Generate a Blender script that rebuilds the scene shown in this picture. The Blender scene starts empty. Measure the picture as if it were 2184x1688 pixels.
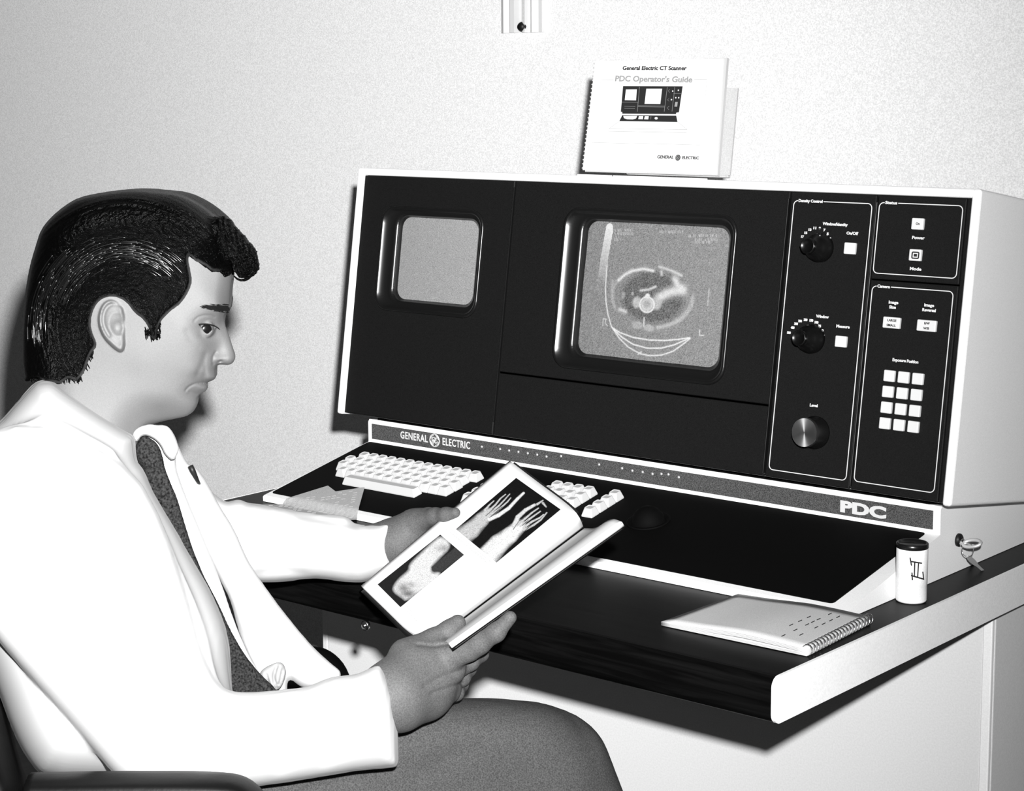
import bpy, bmesh, math, random
import numpy as np
from mathutils import Matrix, Vector
random.seed(4); rng = np.random.default_rng(4)
scn = bpy.context.scene
COL = scn.collection

# ------------------------------------------------------------------ camera
CAM = np.array([1.07210, -2.10398, 0.62327])
CR = np.array([0.76536821, 0.64356497, -0.00596941])
CU = np.array([-0.08777875, 0.11357153, 0.98964458])
CF = np.array([-0.63757854, 0.75691851, -0.14341537])
FPX, CX, CY = 4009.476, 1092.0, 755.158          # focal length and principal point, photograph pixels
cam = bpy.data.cameras.new('camera'); camo = bpy.data.objects.new('camera', cam); COL.objects.link(camo)
cam.sensor_fit = 'HORIZONTAL'; cam.sensor_width = 36.0; cam.lens = 36.0*FPX/2184
cam.shift_x = 0.0; cam.shift_y = -(844-CY)/2184; cam.clip_start = .05
camo.matrix_world = Matrix(((CR[0], CU[0], -CF[0], CAM[0]), (CR[1], CU[1], -CF[1], CAM[1]), (CR[2], CU[2], -CF[2], CAM[2]), (0, 0, 0, 1)))
scn.camera = camo

# ------------------------------------------------------------------ light: ambient room light and the flash beside the lens
w = bpy.data.worlds.new('room_light'); scn.world = w; w.use_nodes = True
w.node_tree.nodes['Background'].inputs[0].default_value = (.5, .5, .5, 1)
w.node_tree.nodes['Background'].inputs[1].default_value = .04
fl = bpy.data.lights.new('camera_flash', 'SPOT'); fl.energy = 885; fl.shadow_soft_size = .02; fl.spot_size = math.radians(120); fl.spot_blend = 1.0
flo = bpy.data.objects.new('camera_flash', fl); COL.objects.link(flo)
flo.location = Vector(CAM + CR*.05 + CU*.125)
_d = CF - CR*.62 + CU*.05                     # the flash head points to the left of the lens axis
flo.rotation_euler = Vector(-_d).to_track_quat('Z', 'Y').to_euler()
scn.view_settings.view_transform = 'Standard'; scn.view_settings.look = 'None'
scn.view_settings.exposure = 0.0; scn.view_settings.gamma = 1.0; scn.view_settings.use_curve_mapping = False

# ------------------------------------------------------------------ geometry helpers
def V(*a): return np.array(a, float)
def ray(x, y): return CF + (x-CX)/FPX*CR - (y-CY)/FPX*CU
def on_plane(x, y, P, n):
    d = ray(x, y); P = np.array(P, float); n = np.array(n, float)
    return CAM + d*((P-CAM)@n)/(d@n)
E1 = V(.76484, .64422, 0); E2 = V(-.64422, .76484, 0); E3 = V(0, 0, 1)   # sitter's frame: forward, left, up
def loc(x, y, D):
    "sitter-frame coordinates (forward, left, up, from the camera position) of what is seen at a pixel at lateral distance D"
    d = ray(x, y); d = d*D/(d@E2)
    return V(d@E1, D, d[2])
def wld(P): P = np.atleast_2d(P); return CAM + P[:, :1]*E1 + P[:, 1:2]*E2 + P[:, 2:3]*E3
def W3(x, y, D): return wld(loc(x, y, D))[0]

class Frame:
    def __init__(s, o, U, Vv, N): s.o, s.U, s.V, s.N = map(lambda a: np.array(a, float), (o, U, Vv, N))
    def p(s, u, v, n=0): return s.o + u*s.U + v*s.V + n*s.N
    def px(s, x, y, n=0):
        P = on_plane(x, y, s.p(0, 0, n), s.N) - s.o
        return P@s.U, P@s.V
    def M(s, u=0, v=0, n=0):
        o = s.p(u, v, n)
        return Matrix([[s.U[i], s.V[i], s.N[i], o[i]] for i in range(3)]+[[0, 0, 0, 1]])
WORLD = Frame((0, 0, 0), (1, 0, 0), (0, 1, 0), (0, 0, 1))

# ------------------------------------------------------------------ materials
def mat(name, col, rough=.6, spec=.3, metal=0, speck=0, speck_scale=900, bump=0, bump_scale=300, emit=0, coat=0):
    m = bpy.data.materials.new(name); m.use_nodes = True; nt = m.node_tree; b = nt.nodes['Principled BSDF']
    c = (col, col, col*1.0, 1) if not isinstance(col, tuple) else (*col, 1)
    b.inputs['Base Color'].default_value = c
    b.inputs['Roughness'].default_value = rough; b.inputs['Metallic'].default_value = metal
    b.inputs['Specular IOR Level'].default_value = spec
    if coat: b.inputs['Coat Weight'].default_value = coat
    if emit:
        b.inputs['Emission Color'].default_value = c; b.inputs['Emission Strength'].default_value = emit
    if speck or bump:
        tc = nt.nodes.new('ShaderNodeTexCoord')
    if speck:
        n = nt.nodes.new('ShaderNodeTexNoise'); n.inputs['Scale'].default_value = speck_scale; n.inputs['Detail'].default_value = 1.5
        nt.links.new(tc.outputs['Object'], n.inputs['Vector'])
        r = nt.nodes.new('ShaderNodeMapRange'); r.inputs['From Min'].default_value = .3; r.inputs['From Max'].default_value = .7
        r.inputs['To Min'].default_value = 1-speck; r.inputs['To Max'].default_value = 1+speck
        mx = nt.nodes.new('ShaderNodeVectorMath'); mx.operation = 'SCALE'; mx.inputs[0].default_value = c[:3]
        nt.links.new(n.outputs['Fac'], r.inputs['Value']); nt.links.new(r.outputs[0], mx.inputs['Scale'])
        nt.links.new(mx.outputs[0], b.inputs['Base Color'])
    if bump:
        n2 = nt.nodes.new('ShaderNodeTexNoise'); n2.inputs['Scale'].default_value = bump_scale; n2.inputs['Detail'].default_value = 3
        nt.links.new(tc.outputs['Object'], n2.inputs['Vector'])
        bp = nt.nodes.new('ShaderNodeBump'); bp.inputs['Strength'].default_value = bump; bp.inputs['Distance'].default_value = .001
        nt.links.new(n2.outputs['Fac'], bp.inputs['Height']); nt.links.new(bp.outputs[0], b.inputs['Normal'])
    return m
M = {}
M['wall'] = mat('painted_plaster', .84, .9, .1, speck=.16, speck_scale=480, bump=.15, bump_scale=400)
M['rail'] = mat('painted_metal', .66, .4, .4)
M['floor'] = mat('vinyl_floor', .09, .6, .3, speck=.1, speck_scale=60)
M['white_shell'] = mat('white_enamel', .88, .5, .3, speck=.05, speck_scale=600)
M['panel_black'] = mat('black_panel', .0065, .62, .12, speck=.35, speck_scale=900)
M['bezel'] = mat('black_bezel', .006, .28, .5)
M['deck_black'] = mat('black_deck', .002, .75, .06)
M['strip_grey'] = mat('grey_strip', .070, .6, .15, speck=.95, speck_scale=1000)
M['print_white'] = mat('white_print', .62, .8, .1)
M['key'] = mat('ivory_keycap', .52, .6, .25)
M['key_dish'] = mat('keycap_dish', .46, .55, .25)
M['button'] = mat('white_button', .62, .5, .3)
M['black_ink'] = mat('black_ink', .02, .8, .1)
M['grey_ink'] = mat('grey_ink', .36, .8, .1)
M['pale_ink'] = mat('pale_ink', .27, .8, .1)
M['knob_black'] = mat('black_knob', .003, .3, .4)
M['chrome'] = mat('chrome', .62, .2, .5, metal=1)
M['brushed'] = mat('brushed_aluminium', .7, .55, .5, metal=.7)
M['screen_grey'] = mat('grey_phosphor', .24, .45, .3, speck=.33, speck_scale=900)
M['desk_side'] = mat('white_laminate', .88, .6, .3, speck=.06, speck_scale=500)
M['paper'] = mat('white_paper', .48, .8, .1)
M['cover_white'] = mat('white_card', .66, .8, .1)
M['cover_grey'] = mat('grey_card', .56, .8, .1, speck=.12, speck_scale=900)
M['stand_grey'] = mat('grey_stand', .46, .8, .1, speck=.1, speck_scale=600)
M['cabinet'] = mat('white_cabinet', .72, .7, .2, speck=.05, speck_scale=400)
M['skin'] = mat('skin', .128, .65, .25, speck=.06, speck_scale=800, bump=.12, bump_scale=500)
M['skin_hand'] = mat('skin_hand', .072, .65, .25, speck=.25, speck_scale=700, bump=.2, bump_scale=400)
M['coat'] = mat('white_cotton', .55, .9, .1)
M['coat_tie'] = mat('shade_toned_tape', .30, .9, .1)  # coat cloth, edge shade of the knot put into a darker tone
M['shirt'] = mat('white_shirt_cloth', .7, .9, .1)
M['tie'] = mat('knitted_wool', .019, .95, .05, speck=.8, speck_scale=420, bump=.5, bump_scale=420)
M['trousers'] = mat('grey_wool', .052, .95, .05, speck=.4, speck_scale=700)
M['vinyl'] = mat('black_vinyl', .0025, .4, .15, bump=.2, bump_scale=120)
M['eye_white'] = mat('eye_white', .075, .3, .5)
M['iris'] = mat('dark_iris', .004, .2, .5)
M['brow'] = mat('dark_hair_fine', .006, .7, .2, speck=.5, speck_scale=900)
M['lead'] = mat('dark_plastic', .006, .5, .3)
# dark wood-grain laminate for the desk top
m = M['wood'] = mat('dark_woodgrain', .006, .42, .07); nt = m.node_tree; b = nt.nodes['Principled BSDF']
tc = nt.nodes.new('ShaderNodeTexCoord'); mp = nt.nodes.new('ShaderNodeMapping'); mp.inputs['Scale'].default_value = (3, 60, 60)
ns = nt.nodes.new('ShaderNodeTexNoise'); ns.inputs['Scale'].default_value = 2.2; ns.inputs['Detail'].default_value = 6; ns.inputs['Distortion'].default_value = .8
cr = nt.nodes.new('ShaderNodeValToRGB'); cr.color_ramp.elements[0].position = .42; cr.color_ramp.elements[0].color = (.0012, .0012, .0012, 1)
cr.color_ramp.elements[1].position = .7; cr.color_ramp.elements[1].color = (.0042, .0042, .0042, 1)
nt.links.new(tc.outputs['Object'], mp.inputs[0]); nt.links.new(mp.outputs[0], ns.inputs['Vector']); nt.links.new(ns.outputs['Fac'], cr.inputs[0]); nt.links.new(cr.outputs[0], b.inputs['Base Color'])
# material that reads a printed / displayed picture stored on the mesh
def picmat(name, rough, spec):
    m = bpy.data.materials.new(name); m.use_nodes = True; nt = m.node_tree; b = nt.nodes['Principled BSDF']
    a = nt.nodes.new('ShaderNodeAttribute'); a.attribute_name = 'tone'
    nt.links.new(a.outputs['Color'], b.inputs['Base Color']); b.inputs['Roughness'].default_value = rough; b.inputs['Specular IOR Level'].default_value = spec
    return m
M['picture'] = picmat('printed_picture', .8, .03)
M['scan'] = picmat('scan_picture', .45, .35)

# ------------------------------------------------------------------ object helpers
def tag(o, label=None, cat=None, group=None, kind=None):
    if label: o['label'] = label
    if cat: o['category'] = cat
    if group: o['group'] = group
    if kind: o['kind'] = kind
    return o
def empty(name, at, label, cat, group=None):
    o = bpy.data.objects.new(name, None); COL.objects.link(o); o.location = Vector(at); o.empty_display_size = .05
    return tag(o, label, cat, group)
def root_inv(o):
    while o.parent: o = o.parent
    return Matrix.Translation(-o.location)
def mobj(name, me, m, parent=None, smooth=False, Mx=None):
    o = bpy.data.objects.new(name, me); COL.objects.link(o)
    if m is not None and not me.materials: me.materials.append(m)
    if parent is not None:
        o.parent = parent
        o.matrix_parent_inverse = parent_world(parent).inverted()
    if Mx is not None: o.matrix_basis = Mx
    if smooth: me.polygons.foreach_set('use_smooth', [True]*len(me.polygons))
    return o
_pw = {}
def parent_world(p):
    M_ = Matrix.LocRotScale(p.location, p.rotation_euler, p.scale)
    if p.parent: M_ = parent_world(p.parent) @ p.matrix_parent_inverse @ M_
    return M_
def mesh(name, vs, fs):
    me = bpy.data.meshes.new(name); me.from_pydata([tuple(map(float, v)) for v in vs], [], [tuple(map(int, f)) for f in fs]); me.update(); return me
def bm_mesh(bm, name='m'):
    bmesh.ops.recalc_face_normals(bm, faces=bm.faces)
    me = bpy.data.meshes.new(name); bm.to_mesh(me); bm.free(); return me
def add_box(bm, fr, u0, u1, v0, v1, n0, n1, bev=0, seg=2):
    vs = [bm.verts.new(Vector(fr.p(u, v, n))) for u in (u0, u1) for v in (v0, v1) for n in (n0, n1)]
    q = [(0, 1, 3, 2), (4, 6, 7, 5), (0, 4, 5, 1), (2, 3, 7, 6), (0, 2, 6, 4), (1, 5, 7, 3)]
    fs = [bm.faces.new([vs[i] for i in f]) for f in q]
    if bev:
        es = list({e for f in fs for e in f.edges})
        bmesh.ops.bevel(bm, geom=es, offset=bev, segments=seg, affect='EDGES', profile=.5)
def box(name, fr, u0, u1, v0, v1, n0, n1, m, parent=None, bev=0, seg=2):
    bm = bmesh.new(); add_box(bm, fr, u0, u1, v0, v1, n0, n1, bev, seg)
    return mobj(name, bm_mesh(bm), m, parent, smooth=False)
def prism(bm, pts, axis_vec, cap=True):
    a = [bm.verts.new(Vector(p)) for p in pts]; b_ = [bm.verts.new(Vector(np.array(p)+axis_vec)) for p in pts]
    n = len(pts)
    if cap: bm.faces.new(a); bm.faces.new(b_[::-1])
    for i in range(n): bm.faces.new([a[i], a[(i+1) % n], b_[(i+1) % n], b_[i]])
def lathe(fr, prof, u, v, seg=32, cap=True):
    "prof: (radius, n) along the frame normal"
    bm = bmesh.new(); rings = []
    for r_, n in prof:
        rings.append([bm.verts.new(Vector(fr.p(u+r_*math.cos(t), v+r_*math.sin(t), n))) for t in np.linspace(0, 2*math.pi, seg, endpoint=False)])
    for a, b_ in zip(rings, rings[1:]):
        for i in range(seg): bm.faces.new([a[i], a[(i+1) % seg], b_[(i+1) % seg], b_[i]])
    if cap: bm.faces.new(rings[0]); bm.faces.new(rings[-1])
    return bm
def tube_bm(bm, pts, r, seg=8, closed=False, cap=True):
    pts = [np.array(p, float) for p in pts]; n = len(pts); rings = []
    rr = r if hasattr(r, '__len__') else [r]*n
    ref = None
    for i, p in enumerate(pts):
        t = (pts[(i+1) % n]-pts[i-1]) if closed else (pts[min(i+1, n-1)]-pts[max(i-1, 0)])
        t /= np.linalg.norm(t)+1e-12
        if ref is None:
            ref = np.cross(t, (0, 0, 1.)) if abs(t[2]) < .9 else np.cross(t, (1., 0, 0))
        ref = ref-t*(ref@t); ref /= np.linalg.norm(ref)+1e-12; bn = np.cross(t, ref)
        rings.append([bm.verts.new(Vector(p+rr[i]*(math.cos(a)*ref+math.sin(a)*bn))) for a in np.linspace(0, 2*math.pi, seg, endpoint=False)])
    for k in range(n if closed else n-1):
        a, b_ = rings[k], rings[(k+1) % n]
        for i in range(seg): bm.faces.new([a[i], a[(i+1) % seg], b_[(i+1) % seg], b_[i]])
    if cap and not closed: bm.faces.new(rings[0]); bm.faces.new(rings[-1])
def tube(name, pts, r, m, parent=None, seg=8, closed=False):
    bm = bmesh.new(); tube_bm(bm, pts, r, seg, closed); return mobj(name, bm_mesh(bm), m, parent, smooth=True)
def rrect(u0, u1, v0, v1, r, k=6):
    o = []
    for cx, cy, a0 in ((u1-r, v1-r, 0), (u0+r, v1-r, 90), (u0+r, v0+r, 180), (u1-r, v0+r, 270)):
        for i in range(k+1):
            a = math.radians(a0+90*i/k); o.append((cx+r*math.cos(a), cy+r*math.sin(a)))
    return o
def loft(bm, fr, loops, close_last=False):
    rs = [[bm.verts.new(Vector(fr.p(u, v, n))) for u, v in lp] for lp, n in loops]
    k = len(rs[0])
    for a, b_ in zip(rs, rs[1:]):
        for i in range(k): bm.faces.new([a[i], a[(i+1) % k], b_[(i+1) % k], b_[i]])
    if close_last: bm.faces.new(rs[-1])
def outline(bm, fr, lp, wd, n, h=.0004):
    "flat printed line of width wd along a closed loop"
    k = len(lp); A = np.array(lp)
    t = np.roll(A, -1, 0)-np.roll(A, 1, 0); t /= np.linalg.norm(t, axis=1)[:, None]+1e-12; nn = np.c_[-t[:, 1], t[:, 0]]
    o = A+nn*wd/2; i_ = A-nn*wd/2
    loft(bm, fr, [([tuple(x) for x in i_], n), ([tuple(x) for x in i_], n+h), ([tuple(x) for x in o], n+h), ([tuple(x) for x in o], n)])
def text_mesh(s, size, sx=1.0, align='CENTER', bold=0.0, shear=0, extr=.0002, spacing=1.0):
    c = bpy.data.curves.new('t', 'FONT'); c.body = s; c.size = size; c.align_x = align; c.align_y = 'CENTER'
    c.extrude = extr; c.offset = bold; c.resolution_u = 3; c.shear = shear; c.space_character = spacing
    o = bpy.data.objects.new('t', c); COL.objects.link(o)
    dg = bpy.context.evaluated_depsgraph_get(); me = bpy.data.meshes.new_from_object(o.evaluated_get(dg))
    bpy.data.objects.remove(o); bpy.data.curves.remove(c)
    if sx != 1: me.transform(Matrix.Diagonal((sx, 1, 1, 1)))
    return me
def text(name, s, fr, u, v, n, size, m, parent, sx=1.0, align='CENTER', bold=0.0, rot=0, shear=0, width=None, spacing=1.0, label=None):
    me = text_mesh(s, size, sx, align, bold, shear, spacing=spacing)
    if width:
        xs = [q.co.x for q in me.vertices]; k = width/(max(xs)-min(xs)); me.transform(Matrix.Diagonal((k, 1, 1, 1)))
    me.materials.clear()
    o = mobj(name, me, m, parent, Mx=fr.M(u, v, n+.0002) @ Matrix.Rotation(rot, 4, 'Z'))
    if label: o['label'] = label
    return o
def monogram(name, fr, u, v, n, R, m, parent):
    bm = bmesh.new()
    def ln(pts, r):
        tube_bm(bm, [fr.p(u+a*R, v+b_*R, n) for a, b_ in pts], r*R, 5)
    ring = [(math.cos(t), math.sin(t)) for t in np.linspace(0, 2*math.pi, 36, endpoint=False)]
    tube_bm(bm, [fr.p(u+a*R, v+b_*R, n) for a, b_ in ring], .075*R, 5, closed=True)
    for s in (0, 90, 180, 270):      # four short curls inside the ring
        t = np.linspace(.2, 1.3, 7); a0 = math.radians(s)
        ln([(.82*math.cos(a0+x), .82*math.sin(a0+x)) for x in t], .06)
    g = [(.05, .32), (-.2, .5), (-.48, .38), (-.55, .05), (-.42, -.22), (-.15, -.25), (.0, -.02), (-.1, .12), (-.28, .05), (-.1, -.35), (-.3, -.55), (-.5, -.42)]
    e = [(.5, .35), (.3, .48), (.12, .3), (.28, .1), (.4, .08), (.15, .02), (.02, -.25), (.2, -.48), (.45, -.38), (.58, -.12)]
    def sm(p):
        p = np.array(p)
        for _ in range(2):
            q = [p[0]]
            for a, b_ in zip(p, p[1:]): q += [.75*a+.25*b_, .25*a+.75*b_]
            q.append(p[-1]); p = np.array(q)
        return [tuple(x) for x in p]
    ln(sm(g), .07); ln(sm(e), .07)
    return mobj(name, bm_mesh(bm), m, parent)

# ------------------------------------------------------------------ the room
YW = .62; ZF = -.74
o = box('wall_back', WORLD, -5.5, 3.5, YW, YW+.1, ZF, 2.0, M['wall']); tag(o, kind='structure')
o = box('floor', WORLD, -5.5, 3.5, -4, YW, ZF-.05, ZF, M['floor']); tag(o, kind='structure')
o = box('baseboard_back', WORLD, -5.5, 3.5, YW-.012, YW, ZF, ZF+.1, M['lead'], bev=.003); tag(o, kind='structure')

# ------------------------------------------------------------------ wall rail at the top of the picture
wf = Frame((0, YW, 0), (1, 0, 0), (0, 0, 1), (0, -1, 0))
ul, vl = wf.px(1077, 71); ur, _ = wf.px(1163, 69)
wr = empty('wall_rail', wf.p((ul+ur)/2, vl, 0), 'white metal mounting rail coming down the wall above the console', 'rail')
wd = ur-ul
prof = [(0, 0), (0, .010), (.10, .016), (.20, .010), (.30, .020), (.40, .020), (.44, .006), (.56, .006), (.60, .020), (.66, .020), (.70, .008), (.80, .016), (.92, .010), (1, .010), (1, 0)]
bm = bmesh.new(); prism(bm, [wf.p(ul+a*wd, vl, b_) for a, b_ in prof], V(0, 0, 1.1)); mobj('channel', bm_mesh(bm), M['rail'], wr)
box('groove_insert', wf, ul+.625*wd, ul+.665*wd, vl+.002, vl+1.1, .0195, .0215, M['cover_grey'], wr)
ku, kv = wf.px(1112, 57, .02)
mobj('rail_stop', bm_mesh(lathe(wf, [(.004, .004), (.0085, .012), (.0090, .020), (.006, .025)], ku, kv, 16)), M['lead'], wr, True)['label'] = 'black rubber stop in the rail groove'

# ------------------------------------------------------------------ desk and the cabinet below it
XR, YF, TH, XL = .053, -.4685, .0523, -1.0568
dk = empty('desk', ((XR+XL)/2, YF, 0), 'dark woodgrain desk top with white laminate end, under the console', 'desk')
def desk_prof(r=.012, k=5, y0=YF):
    p = []
    for cy, cz, a0 in ((y0+r, -r, 90), (y0+r, -TH+r, 180)):
        for i in range(k+1):
            a = math.radians(a0+90*i/k); p.append((cy+r*math.cos(a), cz+r*math.sin(a)))
    return p+[(YW-.02, -TH), (YW-.02, 0)]
bm = bmesh.new(); prism(bm, [V(XL+.004, y, z-.0006*(z > -.01)) for y, z in desk_prof(y0=YF+.001)], V(XR-XL-.008, 0, 0)); mobj('desk_top', bm_mesh(bm), M['wood'], dk)
for x in (XL, XR-.004):
    bm = bmesh.new(); prism(bm, [V(x, y, z) for y, z in desk_prof()], V(.004, 0, 0)); mobj('end_panel', bm_mesh(bm), M['desk_side'], dk)['label'] = 'white laminate edge of the desk'
kf = Frame((0, YF, 0), (1, 0, 0), (0, 0, 1), (0, -1, 0)); a, b_ = kf.px(783, 1392)
ff = Frame((0, YF, 0), (1, 0, 0), (0, 0, 1), (0, -1, 0))
bm = lathe(ff, [(.0065, .0), (.0065, .004), (.0050, .005), (.0050, .003), (.0022, .003), (.0022, .006)], a, max(b_, -TH-.001), 20)
mobj('lock', bm_mesh(bm), M['chrome'], dk, True)['label'] = 'small chrome lock in the front edge'
cb = empty('cabinet', (-.5, .1, ZF), 'white cabinet under the desk top, behind the knee space', 'cabinet')
XC = on_plane(2121, 1320, (0, .1, 0), (0, 1, 0))[0]
box('front_panel', WORLD, XL-.15, XC-.014, .1, .118, ZF+.002, -TH-.0005, M['cabinet'], cb, .0015)
box('side_panel', WORLD, XC-.012, XC, .104, YW-.02, ZF+.002, -TH-.0005, M['cabinet'], cb, .002)
box('side_panel', WORLD, XL-.162, XL-.150, .1, YW-.02, ZF+.002, -TH-.0005, M['cabinet'], cb, .002)
box('corner_trim', WORLD, XC-.0135, XC-.0005, .096, .104, ZF+.002, -TH-.0005, M['white_shell'], cb, .0015)

# ------------------------------------------------------------------ the console
X0, Y0, Z0, T = .03127, -.03239, .10526, .14868
HH, WH = .38892, 1.06594; HS, HD, D, HL = .0931, .0570, .22747, .0089
FA = Frame((X0, Y0, Z0), (1, 0, 0), (0, math.sin(T), math.cos(T)), (0, -math.cos(T), math.sin(T)))
con = empty('console', (-.5, .1, 0), 'white and black diagnostic display console with two screens, buttons and keyboard on the desk', 'console')
# head housing: side walls, top, bottom, back
DP = .45
bm = bmesh.new()
def wallbox(u0, u1, v0, v1, n0, n1, bev=.004): add_box(bm, FA, u0, u1, v0, v1, n0, n1, bev, 3)
wallbox(-WH, -1.0530, -.002, HH, -DP, .004)
wallbox(-.0122, 0, -.002, HH, -DP, .004)
wallbox(-WH+.001, -.001, .3775, HH, -DP, .0035)
wallbox(-WH+.003, -.003, -.002, .006, -DP, -.03, .001)
wallbox(-WH+.003, -.003, 0, HH-.002, -DP, -DP+.01, .001)
mobj('housing', bm_mesh(bm), M['white_shell'], con)['label'] = 'white enamel housing of the display head'
# panels
PV0, PV1 = .001, .3770
def hole_panel(name, u0, u1, v0, v1, hole, parent, lab):
    lp = rrect(*hole, .024, 8); cu, cv = (hole[0]+hole[1])/2, (hole[2]+hole[3])/2
    out = []
    for a, b_ in lp:
        du, dv = a-cu, b_-cv
        t = min(((u1-cu)/du if du > 0 else (u0-cu)/du) if abs(du) > 1e-9 else 1e9, ((v1-cv)/dv if dv > 0 else (v0-cv)/dv) if abs(dv) > 1e-9 else 1e9)
        out.append([cu+du*t, cv+dv*t])
    for c in ((u0, v0), (u1, v0), (u0, v1), (u1, v1)):
        j = min(range(len(out)), key=lambda i: (out[i][0]-c[0])**2+(out[i][1]-c[1])**2); out[j] = list(c)
    bm = bmesh.new(); ins = [(cu+(a-cu)*(1-.0012/abs(u1-cu)), cv+(b_-cv)*(1-.0012/abs(v1-cv))) for a, b_ in out]
    loft(bm, FA, [(out, -.006), (out, -.0012), (ins, 0), (lp, 0), (lp, -.006)])
    o = mobj(name, bm_mesh(bm), M['panel_black'], con); o['label'] = lab; return o
g = .0012
S1 = (-1.0036, -.7970, .1715, .3283); S2 = (-.6405, -.3495, .1148, .3395)
p1 = hole_panel('face_panel', -1.0525, -.7425-g, PV0, PV1, S1, con, 'black panel around the small screen')
p2 = hole_panel('face_panel', -.7425+g, -.2710-g, .0955, PV1, S2, con, 'black panel around the large screen')
def slab(u0, u1, v0, v1, lab):
    o = box('face_panel', FA, u0, u1, v0, v1, -.006, 0, M['panel_black'], con, .0014, 2); o['label'] = lab; return o
slab(-.7425+g, -.2710-g, PV0, .0930, 'plain black panel below the large screen')
p4 = slab(-.2710+g, -.1425-g, PV0, PV1, 'black panel with density knobs')
p5 = slab(-.1425+g, -.0195, .2705, PV1, 'black status panel at the top right')
p6 = slab(-.1425+g, -.0195, PV0, .2690, 'black camera panel with twelve buttons')
box('backing_plate', FA, -1.0530, -.0122, .0, .3775, -.0500, -.0440, M['panel_black'], con)
box('edge_strip', FA, -.0190, -.0124, PV0, PV1, -.006, -.001, M['panel_black'], con, .001)
# thin dark mouldings catching the flash between the panels
for u in (-.7425, -.2725, -.1420):
    box('moulding', FA, u-.0009, u+.0009, .004 if u != -.7425 else .02, .368, -.004, .0022, M['bezel'], con, .0007)
# bezels and screens
def bezel(S, IN, lab):
    c = lambda k: (S[0]-k, S[1]+k, S[2]-k, S[3]+k)
    mid = tuple(.45*a+.55*b_ for a, b_ in zip(S, IN))
    bm = bmesh.new()
    loft(bm, FA, [(rrect(*c(.003), .027, 8), -.001), (rrect(*c(.003), .027, 8), .0025), (rrect(*c(.0005), .0245, 8), .0045), (rrect(*c(-.0025), .022, 8), .0025),
                  (rrect(*mid, .020, 8), -.011), (rrect(*tuple(x+s*.0006 for x, s in zip(mid, (1, -1, 1, -1))), .0195, 8), -.0105),
                  (rrect(*IN, .017, 8), -.0215), (rrect(IN[0]-.02, IN[1]+.02, IN[2]-.02, IN[3]+.02, .02, 8), -.030)])
    o = mobj('screen_bezel', bm_mesh(bm), M['bezel'], con, smooth=True); o['label'] = lab
    return o
IN1 = (-.9810, -.8240, .1885, .3165); IN2 = (-.6155, -.3735, .1350, .3260)
bezel(S1, IN1, 'black bezel of the small screen'); bezel(S2, IN2, 'black bezel of the large screen')
def screen_grid(S, nu, nv, n0, dome):
    us = np.linspace(S[0]-.004, S[1]+.004, nu); vs = np.linspace(S[2]-.004, S[3]+.004, nv)
    U, Vv = np.meshgrid(us, vs, indexing='ij'); a = (U-(S[0]+S[1])/2)/((S[1]-S[0])/2); c = (Vv-(S[2]+S[3])/2)/((S[3]-S[2])/2)
    N = n0+dome*(1-.5*a*a-.5*c*c)
    P = FA.o+U[..., None]*FA.U+Vv[..., None]*FA.V+N[..., None]*FA.N
    i, j = np.meshgrid(np.arange(nu-1), np.arange(nv-1), indexing='ij'); k = (i*nv+j).ravel()
    F = np.c_[k, k+nv, k+nv+1, k+1]
    return U, Vv, P.reshape(-1, 3), F
def grid_mesh(P, F):
    me = bpy.data.meshes.new('g'); me.vertices.add(len(P)); me.vertices.foreach_set('co', np.asarray(P, np.float32).ravel())
    nf, k = F.shape; me.loops.add(nf*k); me.loops.foreach_set('vertex_index', F.astype(np.int32).ravel()); me.polygons.add(nf)
    me.polygons.foreach_set('loop_start', np.arange(0, nf*k, k, dtype=np.int32)); me.polygons.foreach_set('loop_total', np.full(nf, k, np.int32)); me.update(calc_edges=True)
    me.polygons.foreach_set('use_smooth', [True]*nf); return me
def set_tone(me, t):
    a = me.color_attributes.new('tone', 'FLOAT_COLOR', 'POINT'); t = np.clip(np.asarray(t).ravel(), 0, 1)
    a.data.foreach_set('color', np.c_[t, t, t, np.ones_like(t)].astype(np.float32).ravel())
U, Vv, P, F = screen_grid(IN1, 24, 20, -.0235, .004)
o = mobj('screen', grid_mesh(P, F), M['screen_grey'], con); o['label'] = 'small blank grey screen'
def segd(px_, py_, pts, closed=False):
    d = np.full(px_.shape, 1e9); pts = [tuple(p) for p in pts]
    prs = list(zip(pts, pts[1:]+([pts[0]] if closed else [])))
    for (ax, ay), (bx, by) in prs:
        vx, vy = bx-ax, by-ay; L = vx*vx+vy*vy+1e-12; t = np.clip(((px_-ax)*vx+(py_-ay)*vy)/L, 0, 1)
        d = np.minimum(d, (px_-ax-t*vx)**2+(py_-ay-t*vy)**2)
    return np.sqrt(d)
U, Vv, P, F = screen_grid(IN2, 300, 240, -.0235, .005)
# scan picture: drawn in (x, y) of an 1929 x 1688 sheet laid over the tube
def sheet(x, y): return FA.px(1160+x/4.019, 420+y/4.019, -.019)
def uvp(pts): return [sheet(*p) for p in pts]
tone = np.full(U.shape, .26)+.03*np.clip((U-IN2[0])/(IN2[1]-IN2[0]), 0, 1)
k_ = 1/4.019*.00054
def blob(cx, cy, rx, ry, val, rot=0, soft=.25):
    global tone
    a, c = sheet(cx, cy); du, dv = (U-a), (Vv-c); cs, sn = math.cos(rot), math.sin(rot)
    q = np.sqrt(((du*cs+dv*sn)/(rx*k_*1.15))**2+((-du*sn+dv*cs)/(ry*k_))**2)
    m_ = np.clip((1+soft-q)/(2*soft), 0, 1); tone = tone*(1-m_)+val*m_
def line(pts, wd, val, closed=False):
    global tone
    d = segd(U, Vv, uvp(pts), closed); m_ = np.exp(-(d/(wd*k_))**2); tone = tone*(1-m_)+val*m_
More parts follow.
